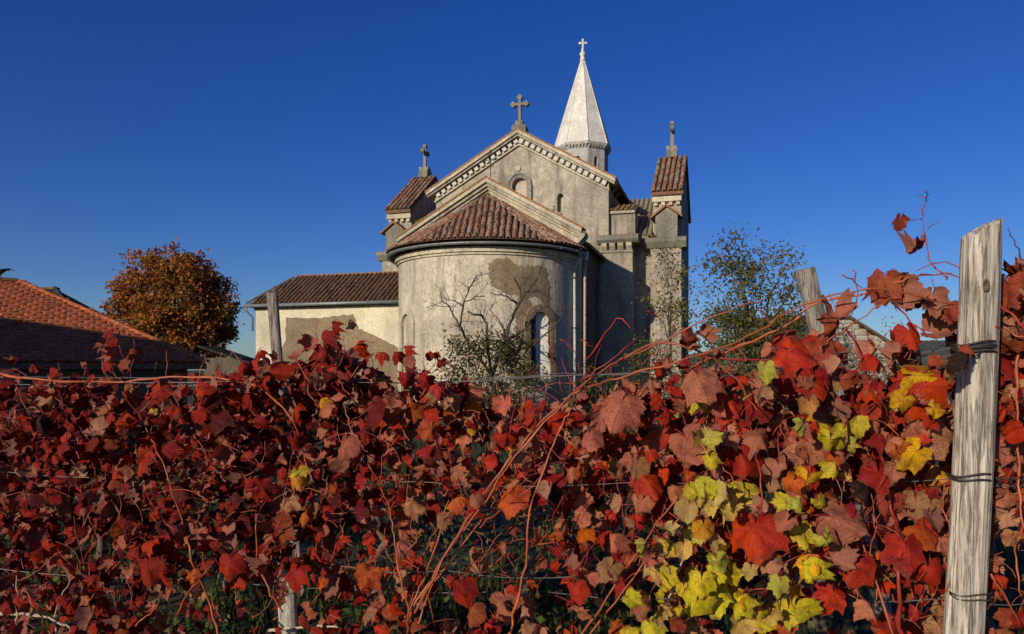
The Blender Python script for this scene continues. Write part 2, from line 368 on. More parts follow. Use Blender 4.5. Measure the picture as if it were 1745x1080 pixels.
# bare patches where the coat has come off
def apse_patch(pts, name='bare_patch', m=M_BARE):   # outline in (degrees, z); follows the wall, 6 mm proud
    n = len(pts); b = MB(); dense = []
    for i in range(n):
        a0, z0 = pts[i]; a1, z1 = pts[(i+1) % n]
        for k in range(16):
            t = k/16; jz = noise.noise(Vector((i*3.1+t*4, 2, 1)))*.10+noise.noise(Vector((i*11+t*19, 2, 7)))*.045; ja = noise.noise(Vector((i*3.7+t*5, 7, 4)))*1.9+noise.noise(Vector((i*9+t*21, 7, 9)))*.8
            dense.append((a0+(a1-a0)*t+ja, z0+(z1-z0)*t+jz))
    ca = sum(a for a, _ in dense)/len(dense); cz = sum(z for _, z in dense)/len(dense)
    vs_ = []; K = 6
    for k in range(K+1):
        f = k/K
        for a, z in dense:
            aa = R(ca+(a-ca)*f); rr = RA+(.007 if k < K else -.01)
            vs_.append((rr*math.sin(aa), -rr*math.cos(aa), cz+(z-cz)*f))
    nd = len(dense); b.add(vs_, [(k*nd+i, k*nd+(i+1) % nd, (k+1)*nd+(i+1) % nd, (k+1)*nd+i) for k in range(K) for i in range(nd)])
    return b.build(name, m, church)
apse_patch([(16, 5.02), (21, 5.2), (29, 5.22), (34, 4.95), (40, 5.0), (46, 4.92), (50, 5.05), (57, 4.95), (60, 4.3), (60, 3.3), (54, 3.85), (44, 3.9), (40, 3.55), (34, 3.9), (26, 4.0), (17, 4.25)])
apse_patch([(34, 3.85), (44, 3.9), (43, 3.0), (38, 2.2), (33, 2.6)])
apse_patch([(56, 3.8), (60, 3.4), (62, 2.2), (58, 1.5), (56, 2.6)])
# apse roof: cone with its tiles in three fans
ZE = 5.68; RE = 3.60; ZC = 7.88
cb = MB(); n = 48
cv = [((RE+.02)*math.sin(-math.pi/2+math.pi*i/n), -(RE+.02)*math.cos(-math.pi/2+math.pi*i/n), ZE) for i in range(n+1)]+[(0, -.02, ZC)]
cb.add(cv, [(i, i+1, n+1) for i in range(n)])
cb.add([(p[0]*(1 if k else .87), p[1]*(1 if k else .87), ZE-.05) for k in (0, 1) for p in cv[:-1]], [(i, i+1, n+2+i, n+1+i) for i in range(n)])
cone = cb.build('apse_roof', M_TILEB, church, fix=False)
slope = (ZC-ZE)/RE
for c0, half in ((-54, 36.5), (15, 32.5), (69, 21.5)):
    a = R(c0); out = Vector((math.sin(a), -math.cos(a), 0)); lat = Vector((math.cos(a), math.sin(a), 0)); pitch = .205
    ncol = int(RE*math.sin(R(half))/pitch)
    for i in range(-ncol, ncol+1):
        s = i*pitch; rho = math.sqrt(max(0, RE*RE-s*s)); stop = abs(s)/math.tan(R(half)); k = 0
        while rho > stop+.12:
            p = out*rho+lat*s; r = p.length; p.z = ZE+(RE-r)*slope+.02
            tz = slope*rho/max(r, .2); up = (-out+Vector((0, 0, tz))).normalized()
            la = (lat-up*lat.dot(up)).normalized(); up2 = Matrix.Rotation(random.uniform(-.04, .04), 3, la.cross(up)) @ up; nr = la.cross(up2).normalized(); la2 = up2.cross(nr)
            place(BARREL[M_TILE.name], 'roof_tile', cone, frame(p+la2*random.uniform(-.016, .016)+nr*random.uniform(-.004, .016), la2, up2, nr, (random.uniform(.9, 1.06), random.uniform(.9, 1.05), 1)))
            rho -= .345*math.cos(math.atan(tz))
for ang in (-17.5,):                               # hips where two fans meet
    a = R(ang); out = Vector((math.sin(a), -math.cos(a), 0)); up = (-out+Vector((0, 0, slope))).normalized(); lat = Vector((math.cos(a), math.sin(a), 0)); nr = lat.cross(up)
    for k in range(12):
        if k*.345*.86 > RE-.3: break
        place(BARREL[M_TILEB.name], 'hip_tile', cone, frame(out*(RE-k*.345*.855)+Vector((0, 0, ZE+k*.345*.855*slope+.045)), lat, up, nr, (1.0, 1, 1.0)))
# gutter round the apse, its brackets, down pipes
RG = 3.56
gt = MB(); prof = [(RG+.075*math.cos(math.pi*k/6), ZE-.09-.075*math.sin(math.pi*k/6)) for k in range(7)]; prof += [(RG+.066*math.cos(math.pi*k/6), ZE-.088-.066*math.sin(math.pi*k/6)) for k in range(6, -1, -1)]
gn = 72; vs_ = []
for i in range(gn+1):
    a = R(-93+186*i/gn)
    for r, z in prof: vs_.append((r*math.sin(a), -r*math.cos(a), z))
m_ = len(prof); gt.add(vs_, [(i*m_+k, i*m_+(k+1) % m_, (i+1)*m_+(k+1) % m_, (i+1)*m_+k) for i in range(gn) for k in range(m_)])
gutter = gt.build('gutter', M_ZINC, church, smooth=True)
for k in range(14):
    a = R(-86+k*13.2); b = MB(); s, c = math.sin(a), -math.cos(a)
    b.tube([(s*(RG+.082*math.cos(t)), c*(RG+.082*math.cos(t)), ZE-.088-.085*math.sin(t)) for t in (0, .6, 1.2, 1.8, 2.4, 3.1)], .012, 4); b.build('gutter_bracket', M_ZINC, gutter)
def pipe(pts, r, m, name='down_pipe'):
    b = MB(); b.tube(pts, r, 10); o = b.build(name, m, church, smooth=True); return o
pa = R(64.6+16.5); pr = RA+.12; px_, py_ = pr*math.sin(pa), -pr*math.cos(pa)
q = pipe([(px_*1.07, py_*1.07, ZE-.17), (px_*1.07, py_*1.07, ZE-.3), (px_, py_, ZE-.55), (px_, py_, 4.6), (px_, py_, 2.4), (px_, py_, .1)], .052, M_PIPEA)
for z in (4.7, 3.0, 1.4):
    b = MB(); b.tube([(px_, py_, z), (px_, py_, z+.05)], .066, 10); b.build('pipe_clip', M_IRON, q)
pipe([(3.56, -.03, 5.3), (3.53, -.03, 5.0), (3.52, -.03, 2.5), (3.52, -.03, .1)], .05, M_PIPEB)
b = MB(); b.tube([(3.60, -.12, 5.66), (3.6, -.12, 5.35)], [.085, .06], 10); b.build('hopper_head', M_PIPEA, church)
# chancel: gable wall with raking cornice and tile coping, side walls, roof
SL = .571; ZCH = 6.9+E
def gable_poly(hw, ztop, y, zb=-.3, sl=SL): return [(-hw, y, zb), (hw, y, zb), (hw, y, ztop-hw*sl), (0, y, ztop), (-hw, y, ztop-hw*sl)]
b = MB(); b.prism(gable_poly(3.32, ZCH-.30, .02), (0, .45, 0)); b.build('chancel_gable', M_CREAM, church)
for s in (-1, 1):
    b = MB(); b.box(min(s*3.0, s*3.3), max(s*3.0, s*3.3), .47, 4.2, -.3, 6.12); b.build('chancel_wall', M_DARKWALL, church)  # dark plaster deepens the shade of these side walls through colour
b = MB(); b.prism([(-3.62, .47, 6.05), (0, .47, 6.05+3.62*SL), (3.62, .47, 6.05), (3.62, .47, 5.93), (0, .47, 5.93+3.62*SL), (-3.62, .47, 5.93)], (0, 3.65, 0)); b.build('chancel_roof', M_TILEB, church)
def rake(name, m, hw, ztop, drop0, drop1, y0, y1, parent=church, sl=SL):      # a band following both slopes of a gable
    b = MB()
    for s in (-1, 1):
        b.prism([(0, y0, ztop-drop0), (s*hw, y0, ztop-drop0-hw*sl), (s*hw, y0, ztop-drop1-hw*sl), (0, y0, ztop-drop1)], (0, y1-y0, 0))
    return b.build(name, m, parent)
rake('raking_cornice', M_CREAM, 3.46, ZCH, .06, .20, -.30, .50); rake('raking_cornice', M_PIER, 3.40, ZCH, .203, .33, -.20, .45); rake('raking_cornice', M_CREAM, 3.36, ZCH, .333, .42, -.10, .3)
def verge(parent_name, m, hw, ztop, y0, cols, sl=SL):
    b = rake(parent_name, m, hw, ztop, -.01, .058, y0, y0+cols*.2+.05, sl=sl); ln = math.hypot(hw, hw*sl); nk = int(ln/.345)
    for s in (-1, 1):
        up = Vector((-s, 0, sl)).normalized(); lat = Vector((0, -s, 0)); nr = lat.cross(up)
        for c in range(cols):
            for k in range(nk):
                p = Vector((s*hw, y0+.1+c*.205, ztop-hw*sl+.02))+up*(k*.345+random.uniform(-.02, .02))
                place(BARREL[m.name], 'roof_tile', b, frame(p+lat*random.uniform(-.015, .015), lat, up, nr, (1, 1, .8)))
verge('gable_coping', M_TILEO, 3.5, ZCH, -.33, 3)
for s in (-1, 1):                                    # kneelers at the foot of the coping
    b = MB(); z0 = ZCH-3.4*SL
    b.prism([(s*3.30, -.18, z0-.62), (s*3.56, -.18, z0-.34), (s*3.56, -.18, z0-.2), (s*3.30, -.18, z0-.1)], (0, .6, 0)); b.build('kneeler', M_PIER, church)
# iron cross on the chancel gable
b = MB(); yy = .1; zb = ZCH+.05
b.tube([(.06, yy, zb), (.06, yy, zb+.95)], .017, 5); b.tube([(-.22, yy, zb+.62), (.34, yy, zb+.62)], .015, 5)
b.tube([(-.08, yy, zb+.38), (.20, yy, zb+.38)], .012, 5); b.tube([(-.06, yy, zb+.82), (.18, yy, zb+.82)], .012, 5)
for (x, z) in ((.06, .97), (-.24, .62), (.36, .62)): b.tube([(x-.03, yy, zb+z), (x+.03, yy, zb+z)], .03, 6)
b.build('iron_cross', M_IRON, church)

# nave: gable wall with window openings, dentilled cornice, roof
VN = 4.08; ZN = 9.89+E; HN = 3.70
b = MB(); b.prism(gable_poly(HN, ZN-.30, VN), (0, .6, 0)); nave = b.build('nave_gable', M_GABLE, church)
c1 = MB(); c1.prism([(x+.02, VN-.3, z) for x, z in arch_poly(.62, 8.3, 9.52)], (0, .55, 0))
c2 = MB(); c2.prism([(x+1.73, VN-.3, z) for x, z in arch_poly(.26, 8.02, 8.77, 6)], (0, .6, 0)); cut(nave, [c1, c2])
wl = MB(); o1 = arch_poly(.62, 8.3, 9.52, 14); o2 = arch_poly(.90, 8.3, 9.66, 14)
fr = frame((.02, VN, 0), (1, 0, 0), (0, 1, 0), (0, 0, 1)); archring(wl, o1, o2, -.07, .1); o3 = arch_poly(1.04, 8.3, 9.73, 14); archring(wl, o2, o3, -.11, .1)
lw = wl.build('gable_window', M_STONE, church)
b = MB(); b.prism([(x*.99+.02, VN+.16, z) for x, z in o1], (0, .05, 0)); b.build('window_board', M_PINK, lw)
b = MB(); b.box(1.60, 1.86, VN+.27, VN+.33, 8.0, 8.80); b.build('slit_window', M_CREAM, church)
b = MB(); b.tube([(-.06, VN-.06, 9.92), (-.06, VN+.1, 9.92)], .12, 14); b.build('roundel', M_CREAM, church)
rake('gable_cornice', M_CREAM, 4.02, ZN, .06, .20, VN-.38, VN+.5); rake('gable_cornice', M_PIER, 3.98, ZN, .203, .30, VN-.30, VN+.4)
rake('gable_cornice', M_CREAM, 3.74, ZN, .56, .63, VN-.10, VN+.05); rake('gable_cornice', M_CREAM, 3.72, ZN, .303, .558, VN-.04, VN+.05)
dn = MB(); dn.box(-.085, .085, -.15, 0, -.20, 0); dent = dn.mesh('dentil', M_WHITE)
cor = bpy.data.objects['gable_cornice']
for s in (-1, 1):
    for k in range(15):
        u = s*(.16+k*.245); z = ZN-.315-abs(u)*SL
        ang = -s*math.atan(SL)
        place(dent, 'dentil', cor, Matrix.Translation((u, VN-.042, z)) @ Matrix.Rotation(-ang, 4, 'Y') @ Matrix.Diagonal((1, random.uniform(.9, 1), random.uniform(.85, 1), 1)))
verge('nave_coping', M_TILEO, 4.06, ZN, VN-.40, 3)
b = MB()
for s in (-1, 1):
    b.prism([(0, VN+.25, ZN-.02), (s*4.06, VN+.25, ZN-.02-4.06*SL), (s*4.06, VN+.25, ZN-.16-4.06*SL), (0, VN+.25, ZN-.16)], (0, 13.5, 0))
b.build('nave_roof', M_TILEB, church)
b = MB()
for s in (-1, 1): b.box(min(s*3.35, s*3.7), max(s*3.35, s*3.7), VN+.6, 17.6, -.3, 8.9)
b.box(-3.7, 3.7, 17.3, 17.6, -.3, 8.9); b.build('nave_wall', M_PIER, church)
for s in (-1, 1):                                    # eave brackets beside the gable corner
    b = MB()
    for k in range(3):
        v0 = VN+.2+k*.9; b.prism([(s*3.70, v0, 8.95), (s*4.0, v0, 9.18), (s*4.0, v0, 9.28), (s*3.70, v0, 9.28)], (0, .16, 0))
    b.build('eave_bracket', M_CREAM, church)
# standing crosses
def stone_cross(origin, turn):
    b = MB(); T = .075
    def quad(pts): b.prism([(x, -T, z) for x, z in pts], (0, 2*T, 0))
    quad([(-.06, .25), (.06, .25), (.055, 1.0), (-.055, 1.0)])
    def arm(cx, cz, dx, dz):                         # flared lozenge end
        px, pz = -dz, dx; g = lambda a, c: (cx+dx*a+px*c, cz+dz*a+pz*c)
        b.prism([(x, -T*1.15, z) for x, z in (g(.19, .05), g(.26, .125), g(.33, .10), g(.41, 0), g(.33, -.10), g(.26, -.125), g(.19, -.05))], (0, 2.3*T, 0))
        b.prism([(x, -T*.9, z) for x, z in (g(.04, .055), g(.2, .05), g(.2, -.05), g(.04, -.055))], (0, 1.8*T, 0))
    for d in ((1, 0), (-1, 0), (0, 1)): arm(0, .98, *d)
    o = b.build('stone_cross', M_STONE, church)
    p = MB(); p.prism([(-.30, -.24, -.28), (.30, -.24, -.28), (.30, -.24, 0), (.24, -.24, .08), (.16, -.24, .1), (.14, -.2, .26), (-.14, -.2, .26), (-.16, -.24, .1), (-.24, -.24, .08), (-.30, -.24, 0)], (0, .46, 0)); p.build('cross_base', M_STONE, o)
    o.location = origin; o.rotation_euler = (0, 0, turn); return o
stone_cross((0, VN+.1, ZN+.13), 0)
# corner blocks and piers beside the nave, transept arms and their gabled end walls
sheet = MB()
for i in range(9):
    for k in range(5):
        t = math.pi*k/4; sheet
for s in (-1, 1):
    def X(a, c): return (min(s*a, s*c), max(s*a, s*c))
    x0, x1 = X(3.45, 4.72)
    b = MB(); b.box(x0, x1, 4.32, 5.35, 6.95, 7.85); b.build('corner_block', M_PIER, church)
    b = MB(); b.prism([(x0, 4.22, 7.85), (x0, 4.22, 7.95), (x0, 5.4, 8.42), (x0, 5.4, 8.30)], (x1-x0, 0, 0)); st = b.build('block_roof', M_CREAM, church)
    lat = Vector((1, 0, 0)); up = Vector((0, 1.18, .47)).normalized(); tile_field(st, M_TILEY, (x0, 4.14, 7.93), lat, up, 6, 3, (x1-x0)/6, .36)
    x0, x1 = X(3.40, 4.66)
    b = MB(); b.box(x0, x1, 4.02, 5.3, -.3, 6.35); pier = b.build('corner_pier', M_PIER, church)
    xa, xb = X(3.28, 4.90)
    b = MB(); b.prism([(xa, 3.78, 6.74), (xa, 3.78, 6.86), (xa, 3.9, 6.95), (xa, 5.3, 6.95), (xa, 5.3, 6.62), (xa, 3.9, 6.62)], (xb-xa, 0, 0)); b.build('pier_cornice', M_STONE, church)
    b = MB(); b.box(x0, x1, 4.12, 5.3, 6.35, 6.62); b.build('pier_frieze', M_STONE, church)
    for k in range(4):
        xc = x0+.14+k*(x1-x0-.28)/3
        b = MB(); b.prism([(xc-.11, 4.12, 6.62), (xc-.11, 3.86, 6.62), (xc-.11, 3.88, 6.5), (xc-.11, 4.02, 6.36), (xc-.11, 4.12, 6.36)], (.22, 0, 0)); b.build('corbel', M_CREAM, church)
    b = MB(); b.box(x0-.03, x1+.03, 3.98, 5.2, 6.24, 6.30); b.build('pier_band', M_STONE, church)
    # transept arm
    x0, x1 = X(3.70, 5.34)
    b = MB(); b.box(x0, x1, 5.15, 10.9, -.3, 7.1); b.build('transept_wall', M_PIER, church)
    b = MB(); b.prism([(x0, 4.9, 7.05), (x0, 8, 9.2), (x0, 11.1, 7.05), (x0, 11.1, 6.92), (x0, 8, 9.07), (x0, 4.9, 6.92)], (x1-x0, 0, 0)); tr = b.build('transept_roof', M_SHEET, church)
    up = Vector((0, 3.1, 2.15)).normalized(); ln = math.hypot(3.1, 2.15)
    for k in range(8):
        xc = x0+.1+k*(x1-x0-.2)/7; b = MB(); pts = []
        for yv in (0, ln):
            for j in range(6):
                t = math.pi*j/5; pts.append(Vector((xc-.088*math.cos(t), 4.9-.05, 7.04))+up*yv+Vector((0, -.57, .82))*(.075*math.sin(t)))
        b.add(pts, [(j, j+1, 6+j+1, 6+j) for j in range(5)]+[tuple(range(6))]); b.build('roof_rib', M_SHEET, tr, fix=False)
    x0, x1 = X(5.34, 6.46)
    zr, ze = 10.78, 8.75
    b = MB(); b.prism([(x0, 5.2, -.3), (x0, 5.2, ze), (x0, 8, zr), (x0, 10.8, ze), (x0, 10.8, -.3)], (x1-x0, 0, 0)); b.build('transept_gable', M_PIER, church)
    b = MB(); ca, cb_ = x0-.06, x1+.10 if s > 0 else x1+.06
    b.prism([(ca, 4.9, ze-.13), (ca, 4.9, ze), (ca, 8, zr+.17), (ca, 11.1, ze), (ca, 11.1, ze-.13), (ca, 8, zr+.02)], (cb_-ca, 0, 0)); cp = b.build('transept_coping', M_TILEB, church)
    up = Vector((0, 3.1, zr+.17-ze)).normalized(); tile_field(cp, M_TILE, (ca-.02, 4.84, ze), (1, 0, 0), up, 6, 11, (cb_-ca+.04)/6, .345)
    b = MB(); b.box(x0-.02, x1+.02, 5.0, 5.2, ze-.36, ze-.14); b.build('coping_cornice', M_CREAM, church)
    for k in range(4):
        xc = x0+.12+k*(x1-x0-.24)/3; b = MB(); b.box(xc-.07, xc+.07, 5.06, 5.2, ze-.50, ze-.363); b.build('corbel', M_CREAM, church)
    # front pier with cornice and little gabled cap
    x0, x1 = X(5.30, 6.50)
    b = MB(); b.box(x0, x1, 4.62, 5.197, -.3, 6.45); b.build('transept_pier', M_PIER, church)
    b = MB(); b.prism([(x0-.2, 4.40, 6.68), (x0-.2, 4.40, 6.80), (x0-.2, 4.5, 6.86), (x0-.2, 5.5, 6.86), (x0-.2, 5.5, 6.45), (x0-.2, 4.56, 6.45)], (x1-x0+.4, 0, 0)); b.build('pier_cornice', M_STONE, church)
    xc = s*5.92; hw = .43
    b = MB(); b.prism([(xc-hw, 4.62, 6.86), (xc+hw, 4.62, 6.86), (xc+hw, 4.62, 7.75), (xc, 4.62, 8.08), (xc-hw, 4.62, 7.75)], (0, .578, 0)); ad = b.build('gabled_cap', M_STONE, church)
    b = MB()
    for q in (-1, 1): b.prism([(xc, 4.5, 8.10), (xc+q*.62, 4.5, 7.63), (xc+q*.62, 4.5, 7.71), (xc, 4.5, 8.19)], (0, .695, 0))
    b.build('cap_roof', M_TILEO, ad)
    # loose red tiles on the ledge
    tile_field(bpy.data.objects['pier_cornice'], M_TILEO, (s*5.15 if s > 0 else -5.4, 4.55, 6.87), (1, 0, 0), (0, 1, .15), 2, 1, .22)
    stone_cross((s*5.9, 8, zr+.42), R(90))
# one dim window niche in the shaded side
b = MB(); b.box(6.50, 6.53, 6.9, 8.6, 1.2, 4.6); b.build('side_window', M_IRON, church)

# ------------------------------------------------------------------ bell tower behind the church
DT = 48.0
tw = thing('bell_tower', 'bell tower with a tall white octagonal stone spire rising behind the nave roof', 'bell tower', ((993-CX)*DT/F, DT, 0), R(-6))
def octa(r, off=11): return [(r*math.sin(R(off+45*k)), -r*math.cos(R(off+45*k))) for k in range(8)]
zs = E+(HY-254)*DT/F; za = E+(HY-103)*DT/F
b = MB(); o8 = octa(1.88); ot = octa(.13)
b.add([(x, y, zs) for x, y in o8]+[(x, y, za) for x, y in ot], [(k, (k+1) % 8, 8+(k+1) % 8, 8+k) for k in range(8)]+[tuple(range(8))[::-1], tuple(range(8, 16))]); b.build('spire', M_WHITE, tw)
b = MB()                                             # arris rolls on the spire edges
for k in range(8): b.tube([(o8[k][0], o8[k][1], zs), (ot[k][0], ot[k][1], za)], [.045, .02], 5)
b.build('spire_edges', M_WHITE, tw)
b = MB(); b.add([(x, y, z) for z, r in ((zs-.16, 1.86), (zs-.003, 1.86)) for x, y in octa(r)], [(k, (k+1) % 8, 8+(k+1) % 8, 8+k) for k in range(8)]+[tuple(range(8))[::-1], tuple(range(8, 16))]); b.build('spire_cornice', M_TOWER, tw)
od = octa(1.68)
b = MB(); b.add([(x, y, z) for z in (zs-3.2, zs-.16) for x, y in od], [(k, (k+1) % 8, 8+(k+1) % 8, 8+k) for k in range(8)]+[tuple(range(8))[::-1], tuple(range(8, 16))]); drum = b.build('drum', M_TOWER, tw)
cuts = []
for k in range(8):
    p0, p1 = Vector((*od[k], 0)), Vector((*od[(k+1) % 8], 0)); mid = (p0+p1)/2; xx = (p1-p0).normalized(); yy = Vector((-xx.y, xx.x, 0))
    if yy.dot(mid) > 0: yy = -yy
    c = MB(); c.prism([mid+xx*x-yy*.3+Vector((0, 0, z)) for x, z in arch_poly(.30, zs-2.0, zs-.85, 8)], yy*.6); cuts.append(c)
    for j in range(6):
        t = (j+.5)/6; p = p0.lerp(p1, t); d = MB(); z1 = zs-.163
        d.prism([p+xx*a-yy*bb+Vector((0, 0, z)) for a, bb, z in ((-.06, 0, z1), (-.06, .15, z1), (-.06, .15, z1-.08), (-.06, 0, z1-.24))], xx*.12); d.build('corbel', M_TOWER, tw)
cut(drum, cuts)
b = MB(); b.box(-1.9, 1.9, -1.9, 1.9, -.3, zs-3.2); b.build('shaft', M_TOWER, tw)
b = MB()
b.tube([(0, 0, za-.05), (0, 0, za+.05), (0, 0, za+.18), (0, 0, za+.34), (0, 0, za+.40), (0, 0, za+.52), (0, 0, za+.62), (0, 0, za+.70), (0, 0, za+.9)], [.15, .2, .13, .17, .22, .16, .07, .10, .03], 10)
b.build('finial', M_WHITE, tw, smooth=True)
b = MB(); zc = za+.85; T = .05
for pts in ([(-.055, 0), (.055, 0), (.05, .5), (-.05, .5)],): b.prism([(x, -T, zc+z) for x, z in pts], (0, 2*T, 0))
for dx, dz in ((1, 0), (-1, 0), (0, 1)):
    g = lambda a, c_: (dx*a-dz*c_, .28+dz*a+dx*c_)
    b.prism([(x, -T*1.1, zc+z) for x, z in (g(.04, .05), g(.17, .05), g(.2, .085), g(.27, .05), g(.27, -.05), g(.2, -.085), g(.17, -.05), g(.04, -.05))], (0, 2.2*T, 0))
b.build('cross', M_WHITE, tw)

# ------------------------------------------------------------------ sacristy, the low wing left of the apse
sa = thing('sacristy', 'low cream plastered wing with brown tiled hip roof, left of the apse', 'chapel wing', ORG, -TH)
xl, xr, yf, yb, zt = -10.45, -3.2, 1.0, 4.6, 4.22
b = MB(); b.box(xl, xr, yf, yb, -.3, zt); b.build('wall', M_ANNEX, sa)
b = MB(); b.box(xl-.05, xr, yf-.06, yf-.003, zt-.16, zt); b.box(xl-.06, xl-.003, yf-.06, yb, zt-.16, zt); b.build('eave_moulding', M_CREAM, sa)
ze = 4.25; ov = .25; zr = 5.62; xh = -9.62; ym = 2.8
e0, e1 = (xl-ov, yf-ov, ze), (xr, yf-ov, ze); e2, e3 = (xr, yb+ov, ze), (xl-ov, yb+ov, ze); r0, r1 = (xh, ym, zr), (xr, ym, zr)
b = MB(); b.add([e0, e1, e2, e3, r0, r1]+[(p[0], p[1], p[2]-.08) for p in (e0, e1, e2, e3)], [(0, 1, 5, 4), (2, 3, 4, 5), (3, 0, 4), (0, 6, 7, 1), (3, 9, 6, 0), (6, 9, 8, 7), (1, 7, 8, 2), (1, 2, 5)]); rf = b.build('roof', M_TILEB, sa)
run = ym-yf+ov; up = Vector((0, run, zr-ze)).normalized(); ln = math.hypot(run, zr-ze); tm = MB()
tile_field(rf, M_TILEB, (e0[0], e0[1]-.03, ze), (1, 0, 0), up, 36, int(ln/.34)+1, .207, .34,
           limit=lambda i, j, p: p.x > e0[0]+(p.y+.3-e0[1])/run*(xh-e0[0]) and p.y < ym-.2, mass=tm)
hrun = xh-e0[0]; uph = Vector((hrun, 0, zr-ze)).normalized()
tile_field(rf, M_TILEB, (e0[0]-.03, e3[1], ze), (0, -1, 0), uph, 20, 6, .207, .34,
           limit=lambda i, j, p: p.x < xh-.2 and abs(p.y-ym) < (1-(p.x+.3-e0[0])/hrun)*run, mass=tm)
tm.build('roof_tiles', M_TILEB, rf, fix=False, kind='stuff')
for k in range(19):
    place(BARREL[M_TILEO.name], 'ridge_tile', rf, frame((xh+k*.34, ym, zr+.02), (0, -1, 0), (1, 0, 0), (0, 0, 1), (1.15, 1, 1.1)))
hv_ = Vector(r0)-Vector(e0); hu = hv_.normalized(); hl = hu.cross(Vector((0, 0, 1))).normalized()
for k in range(int(hv_.length/.34)): place(BARREL[M_TILEB.name], 'hip_tile', rf, frame(Vector(e0)+hu*(k*.34)+Vector((0, 0, .06)), hl, hu, hl.cross(hu), (1.1, 1, 1.1)))
b = MB()
b.tube([(xl-ov-.05, yf-ov-.08, ze-.03), (xr, yf-ov-.08, ze-.03)], .07, 8); b.build('gutter', M_ZINC, sa, smooth=True)
b = MB(); b.tube([(xl-ov+.02, yf-ov-.06, ze-.06), (xl-ov+.02, yf-ov-.06, ze-.25), (xl-.08, yf-.1, ze-.5), (xl-.08, yf-.1, 3.2)], .04, 8); b.build('down_pipe', M_ZINC, sa, smooth=True)
def flat_patch(pts, y, parent, m):
    dense = []; n = len(pts)
    for i in range(n):
        (a0, z0), (a1, z1) = pts[i], pts[(i+1) % n]
        for k in range(6):
            t = k/6; dense.append((a0+(a1-a0)*t+.07*noise.noise(Vector((i*2.3+t*5, 1, 9))), y, z0+(z1-z0)*t+.07*noise.noise(Vector((i*2.9+t*5, 5, 2)))))
    b = MB(); b.prism(dense, (0, .03, 0)); return b.build('bare_patch', m, parent)
def ann(x, y):                                       # photograph pixel -> (u, z) on the front wall plane
    k = (x-CX)/F; u = (k*(26.4+.959*1.0)+.855-.284*1.0)/(.959+k*.284); D = 26.4+.959-.284*u; return (u, E+(HY-y)*D/F)
flat_patch([ann(*p) for p in ((487, 541), (545, 542), (570, 538), (602, 536), (612, 560), (640, 572), (678, 592), (678, 700), (487, 700), (476, 600), (487, 580))], yf-.012, sa, M_BARE)

# ------------------------------------------------------------------ farmhouse at the left, house behind it, shed, stone house at the right, barn that shades the roof
dd = Vector((math.cos(R(30)), math.sin(R(30)), 0)); nn = Vector((math.sin(R(30)), -math.cos(R(30)), 0))
corner = at(352, 618, 16.0); ridge = at(33, 480, 19.0)
fh = thing('farmhouse', 'low farmhouse with orange tiled hip roof, half in shadow, at the left', 'house', (corner.x, corner.y, 0), R(30))
# local: x along dd, y = -nn (away), origin under the eave corner
rel = ridge-corner; rx = rel.dot(dd); ry = -rel.dot(nn); rzv = ridge.z; ez = corner.z; Lx = -13.0
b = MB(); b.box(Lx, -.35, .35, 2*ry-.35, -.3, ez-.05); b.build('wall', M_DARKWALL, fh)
b = MB(); P = [(Lx, 0, ez), (0, 0, ez), (0, 2*ry, ez), (Lx, 2*ry, ez), (rx, ry, rzv), (Lx, ry, rzv)]
b.add([(*p[:2], p[2]-.02) for p in P]+[(p[0], p[1], p[2]-.14) for p in P[:4]], [(0, 1, 4, 5), (1, 2, 4), (2, 3, 5, 4), (0, 6, 7, 1), (1, 7, 8, 2), (6, 9, 8, 7), (3, 5, 0), (2, 8, 9, 3), (0, 3, 9, 6)]); rf = b.build('roof', M_TILEB, fh)
sc_ = MB(); W2 = .115; sc_.add([(-W2, 0, .045), (-W2*.55, -.05, .055), (W2*.55, -.05, .055), (W2, 0, .045), (W2, .34, .0), (-W2, .34, .0), (-W2, 0, .008), (-W2*.55, -.045, .012), (W2*.55, -.045, .012), (W2, 0, .008)],
    [(0, 1, 2, 3), (0, 3, 4, 5), (1, 0, 6, 7), (2, 1, 7, 8), (3, 2, 8, 9), (4, 3, 9), (5, 6, 0)])
scale = sc_.mesh('roof_tile', M_TILER); slen = math.hypot(ry, rzv-ez); upv = Vector((0, ry, rzv-ez)).normalized(); nv = Vector((1, 0, 0)).cross(upv); rest = MB(); spots = []
for j in range(int(slen/.215)):
    for i in range(58):
        s = j*.215+.05; x = -.1-i*.235-(.117 if j % 2 else 0); t = s/slen
        if x > rx*t-.02: continue
        spots.append(Vector((x, 0, ez))+upv*s)
spots = [(p, (fh.matrix_basis @ p)) for p in spots]
lit = sorted(spots, key=lambda q: q[1].y if (CX+F*q[1].x/q[1].y) > -20 and HY-F*(q[1].z-E)/q[1].y < 600 else 99)
for k, (p, wq) in enumerate(lit):
    mt = frame(p, (1, 0, 0), upv, nv) @ Matrix.Rotation(random.uniform(-.05, .05), 4, 'Z') @ Matrix.Rotation(random.uniform(-.01, .05), 4, 'X') @ Matrix.Rotation(random.uniform(-.06, .06), 4, 'Y')
    if k < 300: place(scale, 'roof_tile', rf, mt)
    else: rest.add([mt @ v.co for v in scale.vertices], [tuple(q.vertices) for q in scale.polygons])
rest.build('roof_tiles', M_TILER, rf, fix=False, kind='stuff')
tr_ = barrel(.09, .08, .42).mesh('hip_tile', M_TILER); a_, c_ = Vector(P[1]), Vector(P[4]); hu = (c_-a_).normalized(); hl = hu.cross(Vector((0, 0, 1))).normalized()
for k in range(int((c_-a_).length/.37)): place(tr_, 'hip_tile', rf, frame(a_+hu*(k*.37)+Vector((0, 0, .0)), hl, hu, hl.cross(hu)))
